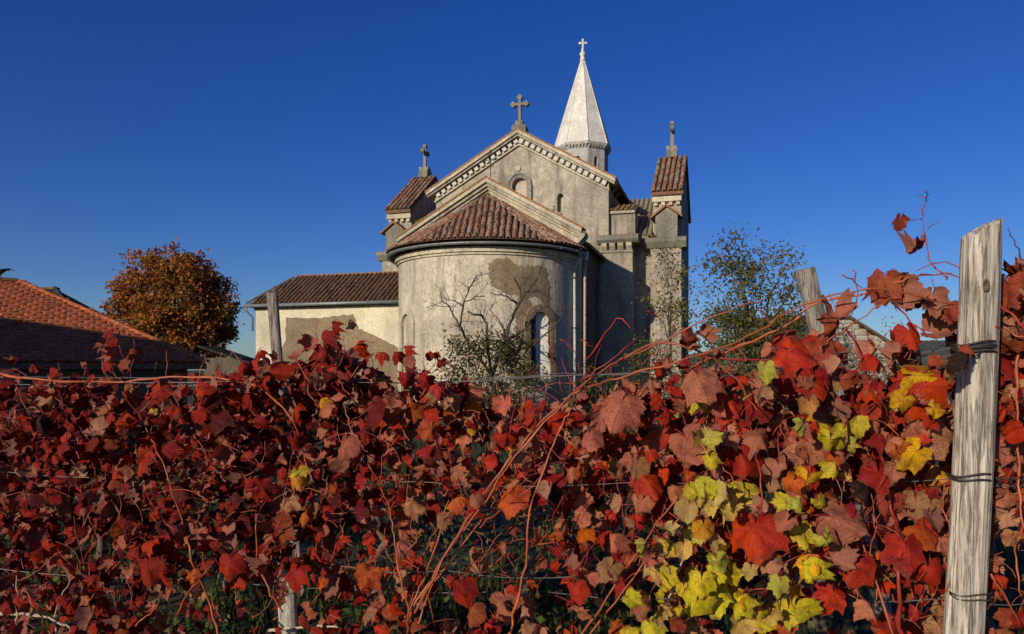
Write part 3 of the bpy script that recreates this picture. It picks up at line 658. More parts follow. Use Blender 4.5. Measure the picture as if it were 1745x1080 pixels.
for k in range(8): place(BARREL[M_TILEB.name], 'ridge_tile', rf, frame((rx-.45-k*.37, ry, rzv+.02), (0, -1, 0), (1, 0, 0), (0, 0, 1), (1.3, 1, 1.2)))
# house behind
ra, rb = at(97, 492, 24), at(195, 552, 24.0)
h2 = thing('house', 'dark roofed house peeping over the ridge of the orange tiled farmhouse', 'house', (ra.x, ra.y, 0), R(12))
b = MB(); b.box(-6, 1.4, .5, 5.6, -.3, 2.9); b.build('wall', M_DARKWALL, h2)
b = MB(); zr2 = ra.z; b.add([(-6, 3, zr2), (0, 3, zr2), (1.75, .2, 2.95), (-6, .2, 2.95), (1.75, 6, 2.95), (-6, 6, 2.95)], [(0, 3, 2, 1), (1, 2, 4), (0, 1, 4, 5), (0, 5, 3), (3, 5, 4, 2)])
h2.location = at(97, 492, 24)-Vector((-.6, 3, 0)); h2.location.z = 0
r2 = b.build('roof', M_SLATE, h2)
for k in range(3): place(BARREL[M_TILEY.name], 'ridge_tile', r2, frame((-.95+k*.32, 3, zr2-.02), (0, -1, 0), (1, 0, 0), (0, 0, 1), (1.2, 1, 1)))
b = MB(); p0, p1 = Vector((0, 3, zr2)), Vector((1.75, .2, 2.95)); b.tube([p0, p0.lerp(p1, .5), p1], .09, 6); b.build('hip_ridge', M_SLATE, r2)
b = MB(); b.box(.75, .9, 1.6, 1.75, zr2-1.1, zr2-.42); b.build('vent_pipe', M_DARKWALL, h2)
# shed beside the chestnut
sp = at(398, 625, 40)
sh = thing('shed', 'small dark shed with overhanging roof between the chestnut tree and the cream wing', 'shed', (sp.x, sp.y, 0))
b = MB(); b.box(-1.6, .42, 0, 2.4, -.3, 2.25); b.build('wall', M_DARKWALL, sh)
b = MB(); b.prism([(-1.9, -.2, 2.95), (.95, -.2, 2.02), (.95, -.2, 1.92), (-1.9, -.2, 2.83)], (0, 2.8, 0)); b.build('roof', M_SLATE, sh)
# stone house at the right
stp = at(1533, 630, 24)
sh2 = thing('stone_house', 'pale rubble stone house end behind the shrubs at the right', 'house', (stp.x, stp.y, 0), R(4))
b = MB(); gp = [(-4.2, 0, -.3), (-.03, 0, -.3), (-.03, 0, 2.3), (-1.7, 0, 3.25), (-4.2, 0, 3.25)]; b.prism([(x, .06, z) for x, _, z in gp], (0, 3.5, 0)); wlh = b.build('wall', M_BARE, sh2)
stn = []
for k in range(9):
    q = MB(); bm = bmesh.new(); bmesh.ops.create_cube(bm, size=1); bmesh.ops.bevel(bm, geom=bm.edges[:], offset=.16, segments=1, affect='EDGES')
    for v in bm.verts: v.co += Vector((random.uniform(-.07, .07), random.uniform(-.05, .05), random.uniform(-.07, .07)))
    me = bpy.data.meshes.new('stone'); bm.to_mesh(me); bm.free(); me.materials.append(M_RUBBLE); stn.append(me)
z = .2; kk = 0
while z < 3.2 and kk < 300:
    x = -4.1; hh = random.uniform(.16, .26)
    while x < -.1 and kk < 300:
        ww = random.uniform(.18, .45)
        top = 2.3+(3.25-2.3)*min(1, max(0, (-x-ww/2)/1.67))
        if x+ww < 0 and z+hh < top+.06:
            place(stn[kk % 9], 'stone', wlh, Matrix.Translation((x+ww/2, .05, z+hh/2)) @ Matrix.Diagonal((ww*1.02, .2, hh*1.02, 1))); kk += 1
        x += ww
    z += hh
b = MB(); b.prism([(.25, -.15, 2.16), (-1.75, -.15, 3.36), (-4.2, -.15, 3.36), (-4.2, -.15, 3.26), (-1.75, -.15, 3.26), (.25, -.15, 2.06)], (0, 3.8, 0)); b.build('roof', M_TILEB, sh2)
# barn out of the picture at the left; its eave throws the shade across the farmhouse roof
def on_roof(x, y):                                   # the roof plane point seen at a photograph pixel
    n_ = (fh.matrix_basis.to_3x3() @ nv).normalized(); d_ = at(x, y, 1)-Vector((0, 0, EYE)); o_ = Vector((0, 0, EYE)); return o_+d_*((corner-o_).dot(n_)/d_.dot(n_))
s1, s2 = on_roof(0, 541), on_roof(285, 583)
TT = 13.5; q1 = s1-TRAVEL*TT; q2 = s2-TRAVEL*TT; along = (q2-q1); along.z = 0; along.normalize()
ang = math.atan2(along.y, along.x)
bz1 = q1.z; sl_ = (q2.z-q1.z)/((q2-q1).length)
barn = thing('barn', 'plain plastered barn standing outside the picture at the left', 'barn', (q1.x, q1.y, 0), ang)
ln_ = (q2-q1).length; b = MB()
zA, zB = bz1-sl_*8, q2.z+sl_*.9
b.prism([(-8, 0, -.3), (ln_+.9, 0, -.3), (ln_+.9, 0, zB), (-8, 0, zA)], (0, -5, 0)); b.build('wall', M_DARKWALL, barn)
b = MB(); b.prism([(-8.2, .02, zA-.12), (ln_+.9, .02, zB-.12), (ln_+.9, .02, zB), (-8.2, .02, zA)], (0, -5.2, 0)); b.build('roof', M_TILEB, barn)

# ------------------------------------------------------------------ trees and shrubs
def jit(c, a=.25): 
    k = random.uniform(1-a, 1+a); return tuple(min(1, x*k*random.uniform(.92, 1.08)) for x in c)
def rvec(): 
    while True:
        v = Vector((random.uniform(-1, 1), random.uniform(-1, 1), random.uniform(-1, 1)))
        if .05 < v.length < 1: return v.normalized()
def leaf_quad(b, p, s, c, d=None, asp=.5):
    d = (d or Vector((0, 0, 0)))*.6+rvec(); d.normalize(); a = d.cross(rvec()); a.normalize(); nn_ = d.cross(a)
    t = p+d*s; m1 = p+d*s*.5
    b.add([p, m1+a*s*asp*.5+nn_*s*.08, t, m1-a*s*asp*.5+nn_*s*.08], [(0, 1, 2), (0, 2, 3)], c)
def crown_tree(name, label, cat, base, cen, rad, clumps, per, size, cols, trunk_r, seed, clump_r=.55, group=None, bark=M_BARK, low=None):
    random.seed(seed); root = thing(name, label, cat, base, 0, group); base = Vector(base); tb = MB(); fb = MB(); lb = []
    fork = Vector((0, 0, max(.4, (cen[2]-rad[2])*.9)))
    tb.tube([(0, 0, -.2), (0, 0, .1), fork*.5, fork], [trunk_r*1.5, trunk_r*1.1, trunk_r*.95, trunk_r*.8], 8)
    for k in range(clumps):
        d = rvec(); rr = random.uniform(.25, 1)**.45
        lump = 1+.30*noise.noise(d*2.3+Vector((seed, 0, 0)))
        p = Vector((d.x*rad[0], d.y*rad[1], d.z*rad[2]))*rr*lump+Vector(cen)
        if low is not None and p.z < low: p.z = low+random.uniform(0, .5)
        if k % 3 == 0:
            m1 = fork.lerp(p, .5)+Vector((0, 0, .12*(p-fork).length))+rvec()*.15
            tb.tube([fork, fork.lerp(m1, .5)+rvec()*.08, m1, m1.lerp(p, .6), p], [trunk_r*.42, trunk_r*.33, trunk_r*.22, trunk_r*.12, .012], 5)
        cc = random.choice(cols)
        for _ in range(int(per*random.uniform(.5, 1.3))):
            q = p+Vector((random.gauss(0, 1), random.gauss(0, 1), random.gauss(0, .8)))*clump_r*.5
            leaf_quad(fb, q, size*random.uniform(.6, 1.3), jit(random.choice((cc, cc, random.choice(cols)))), Vector((0, 0, -.4)))
    tb.build('trunk', bark, root, smooth=True, fix=False); fb.build('crown', M_FOL, root, fix=False, kind='stuff'); return root
def twig_tree(name, label, cat, base, h, seed, trunks, leaf_n, size, cols, r0=.07, spread=.7, levels=4, bare=1.0, group=None, ratio=.62, droop=0, leafmax=99):
    random.seed(seed); root = thing(name, label, cat, base, 0, group); tb = MB(); fb = MB()
    def go(p, d, ln, r, lv):
        pts = [p]; dd_ = d.copy(); n = 4
        for i in range(n):
            dd_ = (dd_+rvec()*.20+Vector((0, 0, .05-droop*lv))).normalized(); pts.append(pts[-1]+dd_*ln/n)
        tb.tube(pts, [r*(1-.45*i/n) for i in range(n+1)], 6 if lv < 2 else 4, cap=False)
        if lv >= levels-2 and leaf_n:
            for i in range(n+1):
                for _ in range(random.randint(0, leaf_n)):
                    if pts[i].z > leafmax*random.uniform(.75, 1.05): continue
                    leaf_quad(fb, pts[i]+rvec()*size*.8, size*random.uniform(.6, 1.3), jit(random.choice(cols)), Vector((0, 0, -.2)))
        if lv < levels:
            for k in range(random.randint(2, 3)+(1 if lv < 2 else 0)):
                i = random.randint(1, n); nd = (dd_+rvec()*spread).normalized()
                if nd.z < -.3: nd.z *= -.5
                go(pts[i], nd, ln*ratio*random.uniform(.75, 1.2), r*(1-.45*i/n)*.68, lv+1)
    for k in range(trunks):
        a = 2*math.pi*k/trunks+random.random(); s = .12 if trunks > 1 else 0
        d = Vector((math.cos(a)*(.45 if trunks > 1 else .08), math.sin(a)*(.45 if trunks > 1 else .08), 1)).normalized()
        go(Vector((math.cos(a)*s, math.sin(a)*s, -.1)), d, h*.42, r0*random.uniform(.7, 1), 0)
    tb.build('trunk', M_TWIG, root, smooth=True, fix=False)
    if fb.v: fb.build('crown', M_FOL, root, fix=False, kind='stuff')
    return root
c = at(297, 630, 44)
crown_tree('chestnut_tree', 'round autumn tree with orange brown leaves behind the farmhouse roof', 'tree', (c.x, c.y, 0), (0, 0, 5.0), (3.6, 3.5, 3.65), 430, 88, .25,
           [(.38, .14, .03), (.31, .105, .027), (.40, .165, .036), (.22, .08, .022), (.19, .12, .032)], .24, 3, .5, low=1.6)
c = at(1285, 630, 19.5)
crown_tree('plum_tree', 'airy rounded tree with olive leaves right of the church tower', 'tree', (c.x, c.y, 0), (0, 0, 3.35), (1.62, 1.3, 1.85), 92, 66, .115,
          [(.10, .098, .03), (.14, .12, .04), (.075, .075, .025), (.18, .13, .045)], .10, 15, .46, None, M_TWIG, low=1.2)
c = at(1130, 630, 24.2)
crown_tree('young_tree', 'slender ochre leaved tree standing against the sunlit transept pier', 'tree', (c.x+.25, c.y, 0), (-.05, 0, 4.2), (.72, .45, 1.45), 30, 36, .12,
          [(.18, .15, .05), (.13, .12, .04), (.22, .17, .07), (.09, .085, .03)], .05, 5, .42, None, M_TWIG)
def limb_tree(name, label, base_px, D, limbs, seed, r0):       # a bare tree whose main limbs follow the given bends
    random.seed(seed); o = at(base_px, HY, D); root = thing(name, label, 'tree', (o.x, o.y, 0)); tb = MB(); o = Vector((o.x, o.y, 0))
    tb.tube([(0, 0, -.1), (.03, 0, .4), (-.02, .02, .9)], [r0*1.3, r0, r0*.9], 8)
    def twig(p, d, ln, r, lv):
        pts = [p]
        for i in range(4): d = (d+rvec()*.28+Vector((0, 0, .06))).normalized(); pts.append(pts[-1]+d*ln/4)
        tb.tube(pts, [r, r*.85, r*.7, r*.55, r*.4], 4, cap=False)
        if lv < 2:
            for k in range(random.randint(1, 3)): twig(pts[random.randint(1, 4)], (d+rvec()*.9).normalized(), ln*.6, r*.62, lv+1)
    for pts, r in limbs:
        P_ = [at(x, y, D+random.gauss(0, .25))-o for x, y in pts]; fine = []
        for q0, q1 in zip(P_, P_[1:]):
            for k in range(4): fine.append(q0.lerp(q1, k/4)+rvec()*.018)
        fine.append(P_[-1]); n = len(fine); tb.tube(fine, [r*(1-.6*i/n)*random.uniform(.9, 1.12) for i in range(n)], 6, cap=False)
        for i in range(2, n):
            for _ in range(random.choice((0, 0, 1, 1))):
                twig(fine[i], ((fine[i]-fine[i-1]).normalized()+rvec()*1.0).normalized(), random.uniform(.25, .6), .011, 0)
    tb.build('trunk', M_TWIG, root, smooth=True, fix=False); return root
limb_tree('fruit_tree', 'half bare fruit tree with crooked dark limbs in front of the apse', 838, 21.0,
          [([(838, 640), (815, 605), (792, 575), (784, 555), (790, 520), (800, 490), (812, 470)], .045), ([(784, 556), (772, 535), (765, 520), (752, 512)], .03), ([(790, 522), (772, 512), (760, 510)], .022), ([(793, 515), (810, 506), (825, 504)], .02),
           ([(838, 640), (832, 590), (828, 550), (822, 538), (808, 535), (797, 531)], .05), ([(838, 640), (858, 585), (870, 550), (882, 522), (895, 500), (915, 476)], .06), ([(884, 520), (868, 508), (855, 502), (843, 502)], .032), ([(888, 513), (886, 495), (876, 472)], .026),
           ([(896, 498), (915, 494), (930, 500)], .025), ([(858, 585), (895, 560), (915, 530), (932, 520), (945, 535)], .035), ([(845, 610), (905, 590), (940, 560), (955, 545)], .03), ([(862, 575), (850, 545), (835, 528), (838, 518)], .022)], 22, .08)
GR = [(.07, .085, .022), (.10, .105, .03), (.14, .125, .05), (.05, .06, .018)]
def shrub(x, y, D, wpx, label, cols, seed, n=26, per=42, size=.085, cat='shrub', group='shrubs along the churchyard'):
    p = at(x, 630, D); top = EYE+(HY-y)*D/F; hw = wpx*D/F/2
    crown_tree('shrub', label, cat, (p.x, p.y, 0), (0, 0, top*.55), (hw, hw*.8, top*.45), n, per, size, cols, .03, seed, .42, group, M_TWIG)
shrub(838, 566, 20.6, 168, 'leafy olive shrub round the fruit tree at the foot of the apse', [(.07, .07, .025), (.10, .09, .035), (.045, .05, .018), (.14, .12, .05)], 31, 80, 85, .11)
shrub(720, 628, 20.0, 120, 'pale dry shrub at the left foot of the apse wall', [(.26, .21, .11), (.18, .15, .07), (.08, .08, .03)], 32, 22, 45, .09)
shrub(1120, 572, 18.6, 115, 'bright green bush low beside the transept pier', [(.085, .10, .02), (.12, .12, .03), (.05, .065, .015)], 33, 36, 60, .095)
shrub(1015, 632, 19.0, 110, 'dark green bush in the shade of the chancel wall', GR, 34, 18, 45)
shrub(1265, 515, 18.8, 160, 'dense olive bush under the airy plum tree', GR, 35, 60, 75, .10)
shrub(1345, 545, 18.0, 120, 'olive bush left of the leaning second post', [(.08, .075, .025), (.12, .10, .045), (.05, .055, .018)], 36, 36, 60, .095)
shrub(1480, 548, 21.0, 150, 'thin yellowish bush in front of the rubble stone house', [(.15, .12, .035), (.10, .09, .03), (.20, .15, .05)], 37, 20, 34, .10)
c = at(1425, 630, 20.4)
twig_tree('sapling', 'thin sapling standing before the left end of the stone house', 'tree', (c.x, c.y, 0), 3.1, 8, 3, 1, .09, [(.14, .11, .04), (.08, .075, .025)], .035, .7, 4)
c = at(1500, 630, 20.8)
twig_tree('sapling', 'leafless twiggy sapling before the middle of the stone house', 'tree', (c.x, c.y, 0), 3.0, 9, 3, 1, .08, [(.16, .12, .04), (.08, .075, .025)], .035, .7, 4)
# giant reed behind the farmhouse ridge
c = at(-22, 630, 22)
rd = thing('giant_reed', 'arching green reed leaves showing over the farmhouse ridge', 'reed', (c.x, c.y, 0))
b = MB(); b.tube([(0, 0, -.1), (.02, 0, 2.5), (.05, 0, 4.6)], [.03, .025, .012], 6); b.build('stem', simple('reed_stem', (.10, .11, .04)), rd)
m_reed = simple('reed_leaf', (.05, .075, .025), .6)
for dx, z0, hh in ((1, 4.0, .62), (.78, 4.15, .45), (-1, 3.9, .5), (.5, 3.6, .8)):
    b = MB(); pts = [Vector((.05+dx*.85*t, .1*t, z0+hh*math.sin(2.3*t)*1.0)) for t in [k/7 for k in range(8)]]
    for k in range(7): 
        w0, w1 = .05*math.sin(math.pi*(.15+.85*k/7)), .05*math.sin(math.pi*(.15+.85*(k+1)/7))
        b.add([pts[k]+Vector((0, -w0, w0)), pts[k+1]+Vector((0, -w1, w1)), pts[k+1]+Vector((0, w1, -w1*.2)), pts[k]+Vector((0, w0, -w0*.2))], [(0, 1, 2, 3)])
    b.build('leaf', m_reed, rd, fix=False)

# ------------------------------------------------------------------ grass, weeds, fallen leaves
random.seed(11); gbm = MB()
for _ in range(26000):
    y = 2.6+random.random()**1.8*17; x = random.uniform(-.85, .85)*(y+1.5)
    dens = noise.noise(Vector((x*.7, y*.7, 4)))
    if dens < -.15 and random.random() < .6: continue
    h = random.uniform(.05, .19)*(1.4 if dens > .2 else 1); a = random.uniform(0, 6.28); lean = random.uniform(.1, .8)*h; wd = random.uniform(.004, .009)*(1+y*.08)
    p = Vector((x, y, gz(x, y)-.01)); dx = Vector((math.cos(a), math.sin(a), 0)); sx = Vector((-math.sin(a), math.cos(a), 0))*wd
    cc = jit(random.choice([(.034, .058, .012), (.045, .068, .015), (.028, .042, .011), (.10, .08, .035)]))
    gbm.add([p-sx, p+sx, p+dx*lean*.4+Vector((0, 0, h*.65))+sx*.7, p+dx*lean+Vector((0, 0, h)), p+dx*lean*.4+Vector((0, 0, h*.65))-sx*.7], [(0, 1, 2, 4), (4, 2, 3)], cc)
g_ = gbm.build('grass', M_FOL, fix=False, kind='stuff'); tag(g_, 'green and dry grass growing on the ground behind the vines', 'grass')
wb = MB()
for _ in range(900):
    y = 2.9+random.random()**1.3*9; x = random.uniform(-.75, .75)*(y+1)
    if noise.noise(Vector((x*.9, y*.9, 9))) < .05: continue
    for _ in range(14):
        p = Vector((x+random.gauss(0, .12), y+random.gauss(0, .12), random.uniform(.03, .32))); leaf_quad(wb, p, random.uniform(.03, .07), jit(random.choice(GR+[(.06, .11, .02)])), None, .7)
g_ = wb.build('weeds', M_FOL, fix=False, kind='stuff'); tag(g_, 'leafy green weeds growing between the vine rows', 'weeds')

# ------------------------------------------------------------------ vine leaves
def leaf_mesh(seed, lob, fold, curl, wave, stem=True, rim=.6):
    rng = random.Random(seed); ctl = [(0, 1), (18, .93), (36, .82-lob*.17), (54, .93), (72, .85), (91, .74-lob*.15), (110, .79), (128, .73), (147, .63), (167, .44)]
    ang = [-a for a, _ in ctl[:0:-1]]+[a for a, _ in ctl]; rad = [r*rng.uniform(.90, 1.09) for _, r in ctl[:0:-1]]+[r*rng.uniform(.91, 1.09) for _, r in ctl]
    vein = [1 if abs(a) in (0, 54, 110) else 0 for a in ang]; S = 1/1.62; ph = rng.uniform(0, 6); roll_l, roll_r = rng.uniform(-.2, 1.0)*curl, rng.uniform(-.2, 1.0)*curl
    asp = rng.uniform(.82, 1.08)
    def pt(a, r):
        t = R(a); x, y = r*math.sin(t)*S, r*math.cos(t)*S
        rr = r*S; z = -fold*abs(x)*.9-curl*(rr**2)*1.2+wave*rr*math.sin(3*t+ph)+wave*.6*rr*math.sin(7*t+ph*2)+wave*.7*noise.noise(Vector((x*5+seed, y*5, 0)))
        z += (roll_r if x > 0 else roll_l)*x*x*1.6*(1 if seed % 3 else -1)
        x *= asp*(1-.35*min(1, abs(fold))*abs(x))
        return (x, y*(1-.25*curl*rr), z)
    b = MB(); vs_ = [(0, 0, 0)]; ve = [1.0]; ri = [0.0]; la = [0.0]; n = len(ang)
    ad = lambda a: min(1, min(abs(abs(a)-q) for q in (0, 54, 110))/28)
    for f_, rv in ((.36, .1), (.72, .5)):
        for a, r, q in zip(ang, rad, vein): vs_.append(pt(a, r*f_)); ve.append(q); ri.append(rv); la.append(f_-.34*ad(a))
    out = []
    for i in range(n):
        vs_.append(pt(ang[i], rad[i]*(1.03 if vein[i] else .97))); ve.append(vein[i]); ri.append(1); la.append(1-.34*ad(ang[i]))
        out.append(len(vs_)-1)
        if i < n-1:
            f = .62 if i >= n//2 else .38
            vs_.append(pt(ang[i]+(ang[i+1]-ang[i])*f, (rad[i]+(rad[i+1]-rad[i])*f)*rng.uniform(.86, .95))); ve.append(0); ri.append(1); la.append(1-.34*ad(ang[i]+(ang[i+1]-ang[i])*f))
    fs = [(0, 1+i, 2+i) for i in range(n-1)]
    for i in range(n-1):
        a0, b0 = 1+i, 2+i; a_, b_ = 1+n+i, 2+n+i; o0 = out[i]
        fs += [(a0, a_, b_, b0), (a_, o0, o0+1), (a_, o0+1, b_), (b_, o0+1, o0+2)]
    fs = [f[::-1] for f in fs]
    b.add(vs_, fs); nl = len(vs_)
    if stem:
        b.tube([(0, .01, -.004), (rng.uniform(-.06, .06), -.20, -.08), (rng.uniform(-.1, .1), -.45, -.26)], [.013, .010, .011], 3, mi=1, cap=False)
    me = b.mesh('leaf', [M_LEAF, M_CANER], True)
    pad = len(me.vertices)-nl
    for nm, dat in (('vein', ve), ('rim', ri), ('rib', la)):
        at_ = me.attributes.new(nm, 'FLOAT', 'POINT'); at_.data.foreach_set('value', dat+[0.0]*pad)
    return me
LV = [leaf_mesh(100+k, random.uniform(-.4, .85), random.uniform(.15, 1.15), random.uniform(-.15, 1.1), random.uniform(.10, .30)) for k in range(26)]
LVF = [leaf_mesh(200+k, .55, 0.35, .45, .14) for k in range(4)]                        # flat open leaves
LVC = [leaf_mesh(300+k, .5, random.uniform(.9, 1.6), random.uniform(.5, 1.1), .28) for k in range(10)]      # folded, shrivelled leaves
LVH = [leaf_mesh(400+k, .05, .8, .35, .08) for k in range(4)]                       # scarcely lobed, hanging folded
PAL = dict(c=(.29, .012, .013), b=(.115, .010, .014), r=(.40, .024, .015), o=(.42, .075, .018), t=(.36, .165, .08), p=(.42, .125, .075), y=(.52, .38, .03), g=(.42, .35, .06),
           e=(.55, .26, .02), d=(.030, .014, .012), k=(.28, .052, .028))
SUNV = -TRAVEL
def leaf_matrix(p, s, roll=None, flip=False, spread=.5, face=None):
    n0 = (Vector(face) if face else Vector((-.30, -.80, .35)))+Vector((random.gauss(0, spread), random.gauss(0, spread*.5), random.gauss(0, spread))); n0.normalize()
    roll = random.gauss(0, 38) if roll is None else roll
    t = Vector((math.sin(R(roll)), 0, -math.cos(R(roll)))); t = (t-n0*t.dot(n0)).normalized()
    if flip: n0 = -n0
    x = t.cross(n0)
    return frame(p-t*s*.22, x, t, n0, (s, s, s))
def yrow(x): return 2.44-.42*x/1745
class Vine:
    def __init__(s, px, label, name='grape_vine', D=None, group='grapevines in the front row', arm=True):
        s.px = px; s.D = D or yrow(px); p = at(px, HY, s.D); s.root = thing(name, label, 'grapevine', (p.x, p.y, 0), 0, group); s.o = Vector((p.x, p.y, 0)); s.n = 0; s.leaves = []
        random.seed(int(px)+77); b = MB(); pts = [Vector((0, 0, -.1))]
        for k in range(6): pts.append(Vector((random.gauss(0, .025), random.gauss(0, .025), .105*(k+1))))
        b.tube(pts, [.045, .034, .03, .032, .027, .034, .026], 8); b.build('trunk', M_VINEBARK, s.root, smooth=True)
        if arm:
            for q in (-1, 1):
                b = MB(); ap = [pts[-1]+Vector((q*.38*t, random.gauss(0, .015), .05*math.sin(3*t)-.03*t)) for t in (0, .25, .5, .75, 1)]; b.tube(ap, [.02, .015, .013, .012, .008], 7); b.build('arm', M_VINEBARK, s.root, smooth=True)
    def cane(s, pts, r=.0042, m=None, name='cane'):
        P_ = [Vector(p)-s.o for p in pts]; sm = []
        for i in range(len(P_)-1):                    # Catmull-Rom through the given points
            p0, p1, p2, p3 = P_[max(i-1, 0)], P_[i], P_[i+1], P_[min(i+2, len(P_)-1)]
            for k in range(5):
                t = k/5; q = .5*((2*p1)+(p2-p0)*t+(2*p0-5*p1+4*p2-p3)*t*t+(3*p1-p0-3*p2+p3)*t**3); sm.append(q+rvec()*.0042)
        sm.append(P_[-1]); n = len(sm)
        b = MB(); b.tube(sm, [r*(1.12-.6*i/n)*(1.5 if i % 5 == 2 else 1) for i in range(n)], 6); o = b.build(name, m or M_CANE, s.root, smooth=True, fix=False); return o
    def leaf(s, me, mt, c): s.leaves.append((me, Matrix.Translation(-s.o) @ mt, c))
    def finish(s, cap=300):
        s.leaves.sort(key=lambda q: -q[1].to_scale().x); rest = MB(); ve = []; ri = []; la = []
        for k, (me, mt, c) in enumerate(s.leaves):
            if k < cap: place(me, 'leaf', s.root, mt, c)
            else:
                m0 = len(rest.v); fs = [tuple(q.vertices) for q in me.polygons]; rest.add([mt @ v.co for v in me.vertices], fs, c)
                rest.mi[-len(fs):] = [q.material_index for q in me.polygons]
                ve += [d.value for d in me.attributes['vein'].data]; ri += [d.value for d in me.attributes['rim'].data]; la += [d.value for d in me.attributes['rib'].data]
        if rest.v:
            o = rest.build('small_leaves', [M_LEAFS, M_CANER], s.root, smooth=True, fix=False, kind='stuff')
            for nm, dat in (('vein', ve), ('rim', ri), ('rib', la)): o.data.attributes.new(nm, 'FLOAT', 'POINT').data.foreach_set('value', dat)
VINES = [Vine(85, 'grapevine with small burgundy leaves at the far left end of the front row'),
         Vine(390, 'crimson leaved grapevine under the bare annex patch, behind the pale stump post'),
         Vine(694, 'sparse grapevine sending a fan of long orange canes up to the right'),
         Vine(1010, 'grapevine with hanging pink and red leaves below the chancel downpipes'),
         Vine(1300, 'grapevine with the clusters of yellow leaves'),
         Vine(1530, 'grapevine with large red and tan leaves just left of the thick post'),
         Vine(1790, 'tan and red leaved grapevine right of the thick post')]
def top_of(x):
    K = [(0, 648), (150, 650), (300, 655), (400, 640), (470, 628), (520, 610), (560, 590), (600, 600), (640, 632), (700, 640), (760, 655), (880, 690), (960, 690), (1040, 672), (1150, 650), (1300, 640), (1450, 640), (1600, 632), (1680, 560), (1745, 490), (1900, 480)]
    for (a, ya), (b_, yb_) in zip(K, K[1:]):
        if a <= x <= b_: return ya+(yb_-ya)*(x-a)/(b_-a)
    return 640
def vine_at(x): return min(VINES, key=lambda v: abs(v.px-x))
def cane(pts, r=.0042, m=None, dd=-.10, v=None, root=None):
    v = v or vine_at(root if root is not None else pts[0][0]); n = len(pts)
    return v.cane([at(x, y, yrow(x)+dd+.05*math.sin(i*1.7+x)) for i, (x, y) in enumerate(pts)], r*.6, m)
CA, CR = M_CANE, M_CANER
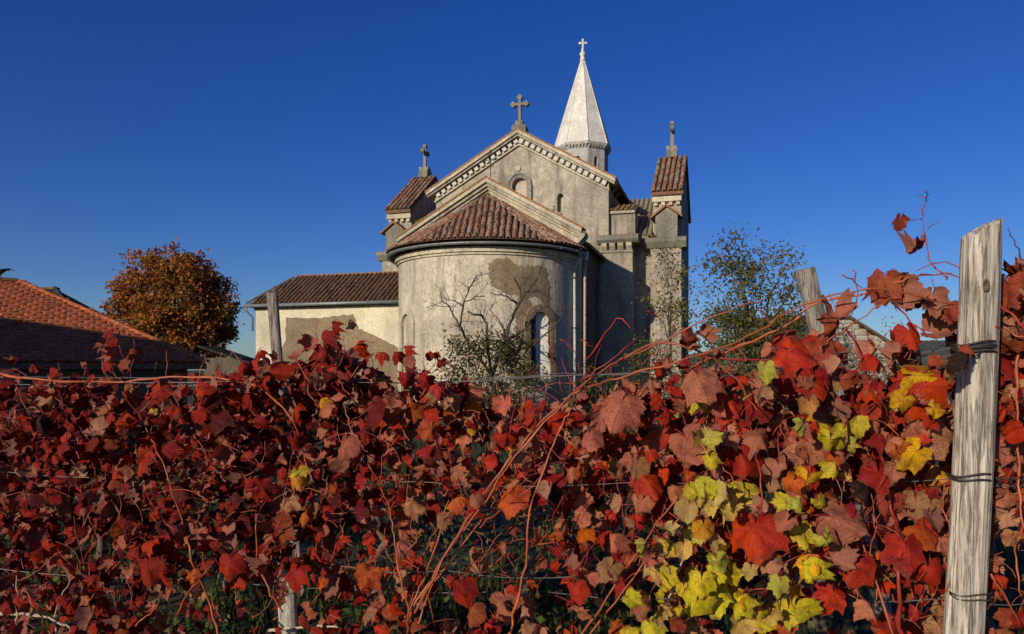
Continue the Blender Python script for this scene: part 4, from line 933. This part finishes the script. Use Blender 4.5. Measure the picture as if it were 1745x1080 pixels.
for pts, r, m, dd in [
    ([(694, 1085), (700, 1035), (729, 969), (765, 852)], .0048, CA, -.12), ([(700, 1060), (703, 1037), (759, 948), (818, 867), (878, 778), (963, 684), (1040, 624), (1114, 588), (1237, 531), (1300, 512)], .0055, CA, -.16),
    ([(708, 1046), (770, 930), (840, 822), (915, 726), (985, 668), (1050, 644), (1150, 618), (1273, 575), (1357, 523), (1448, 499), (1520, 495), (1624, 519)], .006, CA, -.12),
    ([(870, 1085), (872, 1061), (895, 961), (904, 871), (942, 756), (972, 697)], .0058, CA, -.2), ([(703, 1054), (682, 986), (672, 914), (661, 858), (627, 790)], .0048, CA, -.1),
    ([(690, 1060), (705, 1010), (716, 960), (742, 905), (790, 842)], .004, CA, -.05), ([(712, 1070), (735, 1000), (775, 945), (845, 850)], .004, CA, -.06),
    ([(985, 1090), (1048, 999), (1121, 888), (1180, 826)], .0052, CA, -.1), ([(1000, 1085), (1060, 1010), (1130, 915), (1185, 860)], .0045, CA, -.08),
    ([(1123, 1085), (1146, 1003), (1176, 914), (1232, 800)], .0045, M_PALEARM, -.05),
    ([(1180, 625), (1221, 607), (1329, 559), (1396, 515), (1476, 499), (1548, 475), (1600, 467), (1640, 472)], .006, CA, -.05),
    ([(1050, 615), (1114, 587), (1170, 591), (1210, 607), (1257, 650), (1290, 700)], .005, CA, -.15), ([(1200, 610), (1241, 611), (1369, 619), (1450, 630), (1540, 622)], .0045, CR, -.05),
    ([(1488, 497), (1520, 515), (1560, 555), (1596, 579)], .004, CR, -.1), ([(1614, 474), (1604, 463), (1580, 431), (1572, 372), (1577, 345), (1580, 324)], .0032, CR, 0),
    ([(1572, 373), (1560, 374), (1546, 370)], .0016, CR, 0), ([(1579, 392), (1604, 377)], .0016, CR, 0), ([(1575, 336), (1563, 333)], .0014, CR, 0),
    ([(0, 637), (60, 645), (192, 652), (298, 643), (409, 648), (451, 667), (498, 718), (517, 769), (532, 820)], .0055, CA, -.1),
    ([(375, 1090), (353, 1020), (328, 956), (315, 901), (281, 803), (251, 731), (209, 667)], .005, CA, -.13), ([(481, 1042), (456, 1003), (439, 952), (439, 875)], .0045, CA, -.12),
    ([(298, 1050), (330, 1000), (370, 952)], .004, CA, -.1), ([(96, 1085), (94, 1037), (119, 990)], .004, M_PALEARM, -.1), ([(28, 1065), (30, 1020), (28, 980)], .004, M_PALEARM, -.1),
    ([(83, 1075), (60, 1035), (38, 1000)], .004, CA, -.1), ([(232, 1066), (262, 1040), (272, 1020)], .004, CA, -.1),
    ([(1533, 1090), (1530, 986), (1533, 918), (1520, 867), (1507, 799), (1486, 744), (1418, 663)], .0085, CR, -.02), ([(1524, 1090), (1477, 944), (1443, 876), (1420, 850)], .0048, CA, -.1),
    ([(1300, 880), (1297, 820), (1286, 761)], .004, CR, -.15), ([(1358, 1088), (1324, 1025), (1313, 965)], .0045, CA, -.15), ([(1613, 965), (1606, 890), (1609, 820)], .005, CA, -.02),
    ([(1735, 600), (1734, 700), (1737, 807), (1741, 897), (1728, 935), (1741, 1016)], .0055, CA, -.1), ([(1690, 980), (1741, 1065)], .004, CA, -.15), ([(1745, 445), (1728, 412), (1719, 388)], .003, M_TWIG, 0),
    ([(1690, 512), (1723, 535), (1755, 570)], .006, CR, -.1), ([(1695, 553), (1720, 566), (1760, 580)], .004, CA, -.1), ([(1000, 612), (1052, 544), (1076, 562)], .0034, CR, -.1),
    ([(935, 590), (950, 635), (960, 672)], .0028, CR, -.1), ([(955, 578), (985, 606)], .0028, CR, -.1), ([(1105, 530), (1130, 548)], .0026, CR, -.1), ([(990, 577), (1010, 592)], .0026, CR, -.1),
    ([(1145, 556), (1150, 585)], .0026, CR, -.1), ([(1290, 525), (1310, 545)], .0026, CR, -.1), ([(1455, 460), (1462, 500), (1448, 540)], .0028, CR, -.1), ([(1438, 468), (1470, 490)], .0026, CR, -.1),
    ([(1395, 595), (1420, 575), (1465, 545), (1520, 505)], .004, CA, -.1), ([(1440, 560), (1462, 590), (1470, 630)], .0045, CR, -.1), ([(905, 930), (950, 924)], .0034, CR, -.2),
    ([(620, 765), (600, 730), (585, 690)], .004, CA, -.08), ([(560, 690), (520, 640), (500, 600)], .0034, CR, -.08), ([(215, 640), (205, 590), (180, 565)], .003, CR, -.05), ([(640, 585), (600, 575)], .0022, CR, -.05),
    ([(1650, 470), (1610, 445), (1560, 462)], .003, CR, -.02), ([(990, 650), (1040, 612), (1090, 572)], .0032, CR, -.12)]:
    cane(pts, r, m, dd)
random.seed(5)
for _ in range(95):                                  # thin side shoots all through the row
    x = random.uniform(0, 1745); y = random.uniform(690, 1060); a = random.uniform(-2.6, -.5); ln = random.uniform(50, 150)
    pts = [(x+math.cos(a)*ln*t+random.gauss(0, 4), y+math.sin(a)*ln*t+18*t*t*random.uniform(-1, 1)) for t in (0, .33, .66, 1)]
    cane(pts, random.uniform(.0016, .0032), random.choice((CA, CR, CR)), random.uniform(-.16, .12))
tang = {}
for _ in range(620):                                 # thin leafless side twigs, stalks and tendrils: too fine to pick apart
    x = random.uniform(-20, 1780); y = random.uniform(600, 1070)
    if y < top_of(x)-(60 if x > 900 else 8): continue
    v = vine_at(x); b = tang.setdefault(v, MB()); a = random.uniform(-2.9, -.2); ln = random.uniform(22, 85); D = yrow(x)+random.uniform(-.14, .1); k = random.uniform(-.9, .9)
    pts = [at(x+math.cos(a+k*t)*ln*t, y+math.sin(a+k*t)*ln*t, D+.03*t)-v.o+rvec()*.003 for t in (0, .25, .5, .75, 1)]
    b.tube(pts, [random.uniform(.0009, .0019)*(1-.4*i/4) for i in range(5)], 4, cap=False)
for v, b in tang.items(): b.build('twigs', random.choice((CR, CA)), v.root, smooth=True, fix=False, kind='stuff')
# pale horizontal arms near the lower edge
for pts in ([(-20, 1046), (40, 1046), (90, 1056), (120, 1072)], [(455, 1075), (520, 1068), (580, 1070)]): cane(pts, .008, M_PALEARM, -.02)

def put(x, y, px, c, roll=None, flip=False, dd=-.17, spread=.22, kind=None, face=None):
    D = yrow(x)+dd; s = px*D/F; me = random.choice({'f': LVF, 'c': LVC, 'h': LVH}.get(kind, LV)); cc = jit(PAL[c], .18)
    if x < 760 and c in 'cbrkpo': cc = tuple(q*(.82+.18*max(0, x-420)/340) for q in cc)   # left leaves: deeper red, also dimmed in colour for shade and vignetting
    vine_at(x).leaf(me, leaf_matrix(at(x, y, D), s, roll, flip, spread, face), cc)
random.seed(21)
for a in [  # leaves one can pick out in the photograph: x, y, width in px, colour, roll
    (1053, 700, 92, 'p', -20, 0, -.2, .15, 'h'), (1196, 655, 84, 'p', 20, 0, -.2, .15, 'h'), (1288, 918, 108, 'r', 8, 0, -.22, .15, 'f'), (868, 858, 76, 'o', 0, 0, -.15, .2, 'f'), (620, 990, 62, 'o', -10, 0, -.2, .2, None),
    (1562, 680, 104, 'r', -20, 0, -.12, .2, 'f'), (1530, 682, 50, 'e', -60, 0, -.14, .2, None), (1182, 762, 84, 'p', 40, 0, -.15, .2, 'h'), (1440, 890, 92, 'p', 60, 0, -.15, .2, 'h'), (1592, 752, 86, 't', 25, 0, -.1, .2, 'f'), (1262, 780, 80, 'r', 5, 0, -.15, .2, None),
    (1500, 492, 84, 'k', -10, 0, -.1, .2, 'f'), (1532, 502, 76, 'k', 30, 1, -.06, .3, None), (1430, 545, 70, 'k', 10, 1, -.08, .3, None), (1365, 604, 80, 'r', 60, 0, -.1, .2, 'f'), (1398, 606, 60, 'k', 20, 0, -.06, .3, None), (1555, 575, 62, 'r', 10, 0, -.1, .2, 'f'), (1588, 520, 66, 'k', 0, 1, -.05, .3, None),
    (1612, 566, 74, 'k', 70, 1, -.02, .3, 'h'), (1530, 378, 34, 'k', -25, 0, .02, .3, 'c'), (1560, 432, 46, 'k', -10, 1, .02, .4, 'c'), (1205, 575, 46, 'k', 50, 1, -.05, .4, 'c'), (1180, 578, 40, 'k', 80, 0, -.05, .4, 'c'), (1576, 640, 70, 'e', 80, 0, -.12, .15, 'h'), (1560, 655, 64, 't', 82, 0, -.1, .15, 'h'),
    (1650, 600, 34, 'k', 10, 0, -.22, .2, None), (1647, 612, 44, 'd', -20, 0, -.26, .3, 'c'), (1632, 620, 30, 'd', 60, 0, -.26, .4, 'c'), (1725, 500, 80, 'k', 20, 0, -.05, .3, None), (1740, 545, 70, 'r', -20, 1, 0, .3, None), (1728, 575, 56, 'c', 10, 0, 0, .3, None),
    (1550, 780, 74, 'e', -50, 0, -.15, .2, 'f'), (1530, 770, 50, 'o', -30, 0, -.14, .2, None), (1520, 808, 46, 'p', 0, 0, -.12, .2, None), (1585, 920, 64, 'o', 30, 0, -.12, .2, None), (1545, 950, 80, 'c', 0, 0, -.14, .2, None), (1590, 985, 60, 'c', 20, 0, -.12, .2, None), (1570, 905, 66, 'r', -30, 0, -.1, .2, None),
    (1455, 972, 74, 'r', -15, 0, -.12, .2, 'h'), (1430, 960, 60, 'k', 50, 1, -.1, .3, None), (1380, 1015, 66, 'r', 60, 0, -.1, .2, None), (1490, 720, 60, 'p', 30, 0, -.1, .3, None), (1500, 820, 66, 'c', 0, 0, -.12, .3, None), (1560, 870, 70, 't', 0, 0, -.05, .3, 'f'), (1595, 860, 62, 't', 30, 0, -.05, .3, None),
    (1395, 765, 68, 'p', 50, 0, -.1, .2, 'h'), (1330, 880, 56, 'p', 0, 0, -.1, .2, 'h'), (1240, 700, 76, 'r', -20, 0, -.12, .2, 'f'), (1300, 690, 70, 'c', 20, 0, -.1, .3, None), (1385, 660, 64, 'c', 0, 0, -.1, .2, 'h'), (1370, 830, 60, 'e', -20, 0, -.14, .3, None), (1345, 830, 48, 'o', -40, 0, -.14, .3, None),
    (630, 712, 62, 'b', 10, 0, -.2, .2, 'f'), (365, 722, 56, 'b', 30, 0, -.18, .2, 'f'), (583, 762, 54, 'p', -10, 0, -.15, .2, 'h'), (702, 708, 44, 'o', 0, 0, -.1, .2, None), (728, 712, 40, 'r', 10, 0, -.1, .2, 'h'), (800, 735, 34, 'e', 0, 0, -.05, .3, None), (880, 770, 30, 'e', 20, 0, 0, .3, None), (545, 690, 34, 'e', -20, 0, -.1, .3, None),
    (1005, 750, 56, 'p', 10, 0, -.14, .2, 'h'), (1080, 800, 52, 't', -10, 0, -.1, .2, 'h'), (1085, 870, 52, 't', 0, 0, -.1, .2, None), (808, 855, 34, 'p', 10, 0, -.2, .2, None), (712, 860, 50, 't', 60, 0, -.1, .2, 'c'), (785, 790, 42, 't', 10, 0, -.1, .2, None), (745, 890, 38, 't', 20, 0, -.1, .3, 'c'), (682, 938, 36, 'p', 0, 0, -.1, .2, 'h'),
    (790, 1015, 58, 'c', 15, 0, -.15, .2, 'h'), (800, 1050, 50, 'k', 0, 0, -.15, .2, 'h'), (865, 1030, 56, 'p', 20, 0, -.1, .2, None), (982, 1015, 46, 'r', 20, 0, -.15, .2, 'h'), (1040, 925, 46, 'p', 0, 0, -.12, .2, 'c'), (1035, 975, 54, 't', -30, 0, -.12, .2, None), (1110, 830, 60, 'r', 20, 0, -.12, .2, 'h'), (1090, 1035, 60, 'p', 10, 0, -.1, .2, None),
    (390, 970, 54, 'r', 0, 0, -.16, .2, 'f'), (250, 975, 72, 'c', 10, 0, -.15, .2, 'f'), (505, 820, 34, 'e', 20, 0, -.15, .3, None), (500, 820, 40, 'y', 60, 0, -.12, .3, 'c'), (490, 865, 48, 't', 20, 0, -.1, .3, None), (545, 995, 24, 'o', 0, 0, -.2, .3, None), (325, 985, 30, 'o', 20, 0, -.2, .3, None), (235, 795, 40, 'r', 0, 0, -.14, .3, 'h'),
    (260, 705, 20, 'y', 0, 0, -.1, .3, None), (500, 985, 56, 'c', 0, 0, -.2, .2, None), (480, 905, 66, 'k', 60, 0, -.1, .3, 'f'), (410, 990, 50, 'r', 20, 0, -.14, .3, None), (600, 770, 40, 'p', 0, 0, -.1, .3, None), (775, 1000, 36, 'r', 0, 0, -.1, .3, None),
    # yellow
    (1190, 802, 58, 'y', 0), (1225, 815, 50, 'y', -20), (1240, 855, 66, 'y', 10), (1205, 845, 40, 'g', 0), (1292, 648, 46, 'g', 0), (1425, 738, 54, 'y', -30), (1445, 722, 40, 'y', 20), (1447, 790, 54, 'y', 10), (1445, 812, 44, 'y', -10), (1372, 742, 44, 'g', 0), (1222, 738, 38, 'g', 60),
    (1355, 905, 70, 'y', 0), (1352, 868, 44, 'y', -20), (1380, 960, 56, 'y', 10), (1395, 880, 44, 'y', 40), (1220, 1022, 88, 'y', 10, 0, -.2, .2, 'f'), (1235, 1040, 60, 'y', -20), (1200, 905, 46, 'e', 0), (1175, 900, 40, 'g', 20), (1108, 945, 56, 'y', -10), (1140, 930, 50, 'y', 20), (1125, 985, 54, 'y', 10), (1100, 1025, 40, 'y', 60),
    (1085, 1075, 56, 'y', 80), (1210, 965, 56, 'y', 0), (1235, 950, 44, 'g', 20), (1262, 980, 40, 'g', 0), (1155, 950, 40, 'y', 30), (1305, 1045, 46, 'y', 10), (1365, 1045, 48, 'y', 0), (1320, 1000, 40, 'g', -10), (1160, 1070, 46, 'y', 40), (1155, 1020, 34, 'y', 0), (1340, 1070, 50, 'y', 0), (1180, 870, 40, 'g', 0), (1312, 965, 36, 'g', 20), (1145, 900, 36, 'g', 0), (1600, 700, 40, 'e', 60),
    (1178, 785, 46, 'y', -40), (1208, 790, 44, 'y', 20), (1250, 835, 40, 'y', 50), (1225, 880, 44, 'y', 0), (1212, 868, 36, 'g', -30), (1365, 925, 52, 'y', 20), (1340, 895, 40, 'y', -40), (1372, 980, 46, 'y', 0), (1390, 940, 40, 'g', 30), (1362, 850, 34, 'g', 10), (1195, 1000, 46, 'y', 0),
    (1245, 1000, 42, 'y', 30), (1205, 1045, 50, 'y', -30), (1265, 1030, 38, 'e', 10), (1180, 925, 36, 'y', 0), (1205, 940, 40, 'y', -20), (1225, 965, 40, 'y', 40), (1130, 960, 40, 'y', -30), (1112, 975, 40, 'y', 10), (1095, 925, 36, 'g', 0), (1118, 1045, 40, 'y', 0), (1095, 1062, 44, 'y', 30), (1330, 1030, 40, 'y', 20),
    (1410, 725, 40, 'y', 30), (1435, 755, 38, 'y', -10), (1438, 775, 40, 'g', 20), (1300, 1060, 44, 'y', 0), (1240, 1065, 48, 'y', 10), (1350, 1010, 36, 'e', 0), (1180, 840, 38, 'y', 20), (1165, 815, 36, 'g', 0)]:
    a = list(a)
    if a[3] in 'yg' and len(a) == 5 and 1080 < a[0] < 1460:
        if random.random() < .14: a[3] = random.choice('rtkoe')
        a[0] += random.gauss(0, 13); a[1] += random.gauss(0, 13); a[2] *= random.uniform(.8, 1.35); a += [random.random() < .25, random.uniform(-.28, -.12), .5, random.choice((None, None, 'h', 'c', 'f'))]
    put(*a)
# crest shoots at the left with their leaves
random.seed(77)
for _ in range(95):                                  # thick growth right of the post, and the loose crest left of it
    x = random.uniform(1690, 1800); y = random.uniform(470, 700); put(x, y, random.uniform(34, 74), random.choice('kkrtcp'), None, random.random() < .3, random.uniform(-.05, .2), .6)
for _ in range(34):
    x = random.uniform(1390, 1640); y = 655-random.random()**1.6*150; put(x, y, random.uniform(24, 58), random.choice('kkrctp'), None, random.random() < .4, random.uniform(-.12, .12), .7, random.choice(('c', 'h', None)))
for _ in range(26):
    x = random.uniform(1080, 1400); y = 655-random.random()**1.6*75; put(x, y, random.uniform(20, 44), random.choice('kkrcp'), None, random.random() < .4, random.uniform(-.12, .12), .7, random.choice(('c', 'h', None)))
for x, y, s, c in [(178, 568, 30, 'c'), (183, 590, 34, 'c'), (196, 605, 40, 'r'), (222, 598, 40, 'k'), (205, 625, 36, 'k'), (178, 622, 34, 'c'), (192, 580, 26, 'c'), (545, 575, 44, 'c'), (565, 560, 36, 'c'), (530, 590, 42, 'c'), (505, 610, 42, 'r'), (555, 600, 50, 'c'), (580, 600, 46, 'c'), (600, 592, 40, 'r'), (535, 620, 50, 'c'), (570, 630, 50, 'c'), (612, 600, 40, 'c'),
        (594, 554, 24, 'd'), (622, 612, 40, 'c'), (490, 625, 40, 'c'), (655, 602, 36, 'r'), (672, 608, 36, 'c'), (690, 600, 34, 'r'), (698, 618, 34, 'p'), (738, 602, 22, 'c'), (752, 622, 30, 'c'), (715, 640, 34, 'c'), (437, 605, 30, 'r'), (432, 632, 40, 'r'), (455, 630, 40, 'c'), (412, 628, 36, 'c'), (470, 615, 30, 'c'), (395, 640, 36, 'c'), (365, 640, 36, 'k'), (690, 655, 44, 'c'),
        (730, 608, 24, 'c'), (690, 632, 34, 'b'), (590, 650, 44, 'c'), (520, 650, 44, 'c'), (640, 640, 36, 'c'), (20, 622, 26, 'k'), (60, 625, 26, 'c'), (150, 630, 30, 'c'), (85, 640, 30, 'c')]:
    put(x, y, s*.86, c, None, random.random() < .2, random.uniform(-.1, .05), .55)
def dens(x, y):
    if y < top_of(x)+6: return 0
    e = math.exp
    g = 1.0
    g *= 1-.95*e(-(((x-820)/225)**2+((y-965)/160)**2)**1.6)
    g *= 1-.55*e(-((x-760)/110)**2-((y-800)/110)**2)
    g *= 1-.90*e(-((x-400)/150)**2-((y-1060)/90)**2)
    g *= 1-.45*e(-((x-610)/70)**2-((y-900)/90)**2)
    g *= 1-.75*e(-((x-1370)/90)**2-((y-1040)/60)**2)
    g *= 1-.6*e(-((x-120)/60)**2-((y-930)/30)**2)
    g *= 1-.55*e(-((x-930)/90)**2-((y-720)/40)**2)
    if x > 1620: g *= .8
    if y > 930 and x > 1050: g *= .62
    if y > 1000: g *= .75
    return g
def pick(x, y):
    if x < 620: w_ = dict(c=42, b=24, r=16, k=4, p=8, t=2, o=1, d=4)
    elif x < 1080: w_ = dict(c=26, b=11, r=20, k=9, p=14, t=10, o=7, d=3)
    elif x < 1640: w_ = dict(c=22, b=6, r=28, k=10, p=16, t=10, o=7, y=3, e=2, d=2)
    else: w_ = dict(c=18, r=18, k=14, p=16, t=20, o=5)
    return random.choices(list(w_), list(w_.values()))[0]
random.seed(99); cnt = 0
while cnt < 2800:
    x = random.uniform(-60, 1830); y = random.uniform(480, 1100)
    right = min(1, max(0, (x-500)/900))
    if random.random() > dens(x, y)*(1 if x < 1000 else .55): continue
    dep = max(-.13, random.gauss(.09, .13)); px = random.triangular(14, 50, 27)*(1-right)+random.triangular(18, 76, 36)*right
    if x > 1600 and x < 1720: dep = max(dep, .04)
    k = random.random(); kind = 'c' if k < .24 else 'h' if k < .34 else 'f' if k < .38 else None
    put(x, y, px, pick(x, y), None, random.random() < .28, dep, .75, kind); cnt += 1
for v in VINES: v.finish()
# second row, a few metres behind
ROW2 = [(-60, 5.6, 'dark red grapevine of the second row at the left edge'), (175, 5.4, 'grapevine of the second row under the shaded roof'), (400, 5.2, 'grapevine of the second row beside the thin grey post'), (640, 5.0, 'grapevine of the second row before the annex patch'),
        (900, 4.8, 'thin grapevine of the second row in the gap under the apse shrub'), (1150, 4.5, 'grapevine of the second row below the bright green bush'), (1400, 4.3, 'grapevine of the second row beside the leaning post'), (1680, 4.2, 'grapevine of the second row behind the thick post')]
R2 = [Vine(px, lab, 'grape_vine', D, 'grapevines in the second row') for px, D, lab in ROW2]
random.seed(41)
for v in R2:
    for k in range(7):
        x = v.px+random.uniform(-60, 60); a = random.uniform(-60, 60)
        v.cane([at(x+a*t, 880-t*random.uniform(180, 240), v.D+random.gauss(0, .06)) for t in (0, .35, .7, 1)], .004, random.choice((CA, CR)))
    nleaf = 90 if v.px == 900 else 150 if v.px == 640 else 230
    for _ in range(nleaf):
        x = v.px+random.uniform(-135, 135); y = 645+random.random()**.9*(200 if 560 < x < 1080 else 250); D = v.D+random.gauss(0, .16)
        if 850 < x < 1050 and y < 700: continue
        s = random.uniform(.06, .125); kind = random.choice(('c', 'h', None, None))
        v.leaf(random.choice({'c': LVC, 'h': LVH}.get(kind, LV)), leaf_matrix(at(x, y, D), s, None, random.random() < .25, .55), jit(PAL[random.choice('cccrrkpto' if x > 600 else 'cccbbrkp')], .2))
    v.finish()
# fallen leaves
fl = MB(); random.seed(61)
for _ in range(1000):
    y = 2.4+random.random()**1.4*10; x = random.uniform(-.75, .75)*(y+1.2); me = random.choice(LVC+LV)
    s = random.uniform(.05, .11); nrm = (Vector((0, 0, 1))+rvec()*.5).normalized(); t = nrm.cross(rvec()).normalized(); mt = frame((x, y, gz(x, y)+random.uniform(.02, .12)), t.cross(nrm), t, nrm, (s, s, s))
    fs = [tuple(q.vertices) for q in me.polygons if q.material_index == 0]; fl.add([mt @ v.co for v in me.vertices], fs, jit(PAL[random.choice('crkptokb')], .2))
fo = fl.build('fallen_leaves', M_FOL, fix=False, kind='stuff'); tag(fo, 'fallen red and brown vine leaves lying on the grass', 'fallen leaves')

# ------------------------------------------------------------------ posts and wires
def post(name, label, base, top, wpx, D, mtl, seed, slant=.0, section=None, group='vineyard posts', n=44, rings=130, z0=0.0):
    random.seed(seed); a, b_ = at(*base, D), at(*top, D); d = (b_-a); d /= d.z; foot = a-d*(a.z-z0); root = thing(name, label, 'post', (foot.x, foot.y, 0), 0, group)
    W_ = wpx*D/F; H = b_.z; m = MB(); vs_ = []
    sec = section or [(0, 1)]
    for i in range(rings+1):
        t = i/rings; z = -.25+(H+.25)*t
        for j in range(n):
            an = 2*math.pi*j/n; ux, uy = math.cos(an), math.sin(an)
            e = 3.2; rr = (abs(ux)**e+abs(uy)**e)**(-1/e)*W_*.5
            x, y = ux*rr, uy*rr*.82
            if section: x, y = section(x, y, W_, t)
            g = noise.noise(Vector((ux*4+seed, uy*4, z*.55)))*.05+noise.noise(Vector((ux*13+seed, uy*13, z*1.1)))*.03
            gr = noise.noise(Vector((ux*30, uy*30+seed, z*1.6))); g += -.06*max(0, gr-.25)
            k = 1+g*1.9+.03*noise.noise(Vector((seed, 2, z*2)))
            zz = z
            if i == rings: zz = z+slant*(x/W_)+.012*noise.noise(Vector((x*60, y*60, seed)))
            elif t > .97: zz = z+slant*(x/W_)*(t-.97)/.03
            vs_.append((x*k+d.x*z+.012*math.sin(z*2.1+seed), y*k+d.y*z, zz))
    fs = [(i*n+j, i*n+(j+1) % n, (i+1)*n+(j+1) % n, (i+1)*n+j) for i in range(rings) for j in range(n)]
    vs_.append((d.x*H, d.y*H, H+.004)); c_ = len(vs_)-1; fs += [(rings*n+j, rings*n+(j+1) % n, c_) for j in range(n)]
    m.add(vs_, fs); o = m.build('shaft', mtl, root, smooth=False, fix=False); return root, d, W_
DP = 1.93
def split_section(x, y, W_, t):                      # a split log: a broad left face, a narrower right one meeting at an arris
    if x > W_*.14 and y < 0: y += (x-W_*.14)*.95
    if t > .86 and x > W_*.2: x -= (t-.86)*.10*W_
    return x, y
pr_, pd_, PW = post('vineyard_post', 'thick weathered split wood post at the right with slanted top', (1650, 1080), (1669, 388), 65, DP, M_WOOD, 4, .05, split_section, n=56, rings=170)
kn = MB(); bmk = []
for k in range(3):
    rr = .013-.004*k; bmk.append([(rr*math.cos(6.283*j/14)*.8, -.004-.001*k if k < 2 else .003, rr*math.sin(6.283*j/14)*1.25) for j in range(14)])
kn.add(sum(bmk, []), [(k*14+j, k*14+(j+1) % 14, (k+1)*14+(j+1) % 14, (k+1)*14+j) for k in range(2) for j in range(14)]+[tuple(range(28, 42))])
ko = kn.build('knot', simple('dark_knot', (.12, .085, .06), .95, 0, .5, 60), pr_); kp = at(1679, 486, DP-PW*.45); ko.location = kp-Vector(pr_.location)
post('vineyard_post', 'pale stump of a thin post low in the front row among crimson leaves', (492, 1080), (490, 958), 30, 2.42, M_WOODB, 8, .01, n=24, rings=60)
post('vineyard_post', 'thin grey post standing against the left end of the cream wing', (474, 625), (461, 499), 18, 5.2, M_WOODG, 9, .0, n=20, rings=60)
post('vineyard_post', 'leaning grey post with slanted top before the trees at the right', (1408, 612), (1374, 459), 31, 4.25, M_WOODG, 12, .02, n=24, rings=70)
def wire(label, pts, r, sag=.004, group='trellis wires', twist=False, mtl=M_WIRE):
    P_ = [at(*p) for p in pts]; fine = []
    for a, b_ in zip(P_, P_[1:]):
        for k in range(12):
            t = k/12; q = a.lerp(b_, t); q.z -= sag*math.sin(math.pi*t)*4; q += rvec()*.0012; fine.append(q)
    fine.append(P_[-1]); root = thing('trellis_wire', label, 'wire', fine[0], 0, group); o0 = fine[0]; b = MB(); b.tube([q-o0 for q in fine], r, 5); b.build('strand', mtl, root, smooth=True)
    return root, o0
def tie(root, o0, z_px, tail=False):
    c_ = at(1664 if z_px < 700 else 1655, z_px, DP); b = MB(); pts = []
    for k in range(40):
        t = k/39*2*math.pi*1.9; ex = 2.6; ux, uy = math.cos(t), math.sin(t); rr = (abs(ux)**ex+abs(uy)**ex)**(-1/ex)*(PW*.5+.004)
        x, y = ux*rr, uy*rr*.85
        if x > PW*.14 and y < 0: y += (x-PW*.14)*.9
        pts.append(Vector((c_.x+x*1.03, c_.y+y*1.05-.003, c_.z+.006*math.sin(t*.7)+.004*math.sin(3*t)+k*.0004)))
    if tail:
        p = pts[-1]
        for k in range(14): pts.append(Vector((c_.x-.03-.004*k, c_.y-PW*.5-.006-.004*math.sin(k*1.9), c_.z+.006*math.cos(k*1.9)-.001*k)))
    b.tube([q-o0 for q in pts], .0024 if not tail else .0034, 5); b.build('tie', M_IRON, root, smooth=True)
r_, o_ = wire('top wire of the front row with dark ties round the thick post', [(-40, 640, 2.5), (480, 647, 2.36), (960, 640, 2.24), (1220, 610, 2.16), (1480, 592, 2.08), (1640, 590, 2.0), (1800, 594, 1.98)], .0016); tie(r_, o_, 603, True); tie(r_, o_, 597)
r_, o_ = wire('second strand just under the top wire of the front row', [(-40, 652, 2.52), (480, 650, 2.38), (960, 636, 2.26), (1250, 622, 2.18), (1480, 606, 2.1), (1640, 600, 2.02)], .0013)
r_, o_ = wire('middle wire of the front row, tied round the thick post', [(-40, 798, 2.5), (300, 812, 2.42), (700, 820, 2.32), (1100, 820, 2.2), (1620, 816, 2.02), (1800, 820, 1.97)], .0015); tie(r_, o_, 818)
b = MB(); a0 = at(1690, 818, 1.98); b.tube([a0+Vector((.010*k, .008*math.cos(k*2.2), .010*math.sin(k*2.2)))-o_ for k in range(14)], .003, 5); b.build('twisted_end', M_IRON, r_, smooth=True)
r_, o_ = wire('lower wire of the front row, tied low round the thick post', [(-40, 965, 2.5), (360, 985, 2.42), (620, 1000, 2.34), (900, 1004, 2.26), (1200, 1018, 2.16), (1620, 1019, 2.02), (1800, 1022, 1.97)], .0016); tie(r_, o_, 1018)
wire('slack lower wire of the front row sagging above the dark grass', [(560, 960, 2.36), (760, 972, 2.32), (1000, 980, 2.24), (1110, 985, 2.2)], .0013)
wire('top wire of the second row', [(-40, 640, 5.6), (470, 640, 5.2), (950, 640, 4.8), (1400, 610, 4.25), (1800, 600, 4.1)], .002, group='trellis wires of the second row')
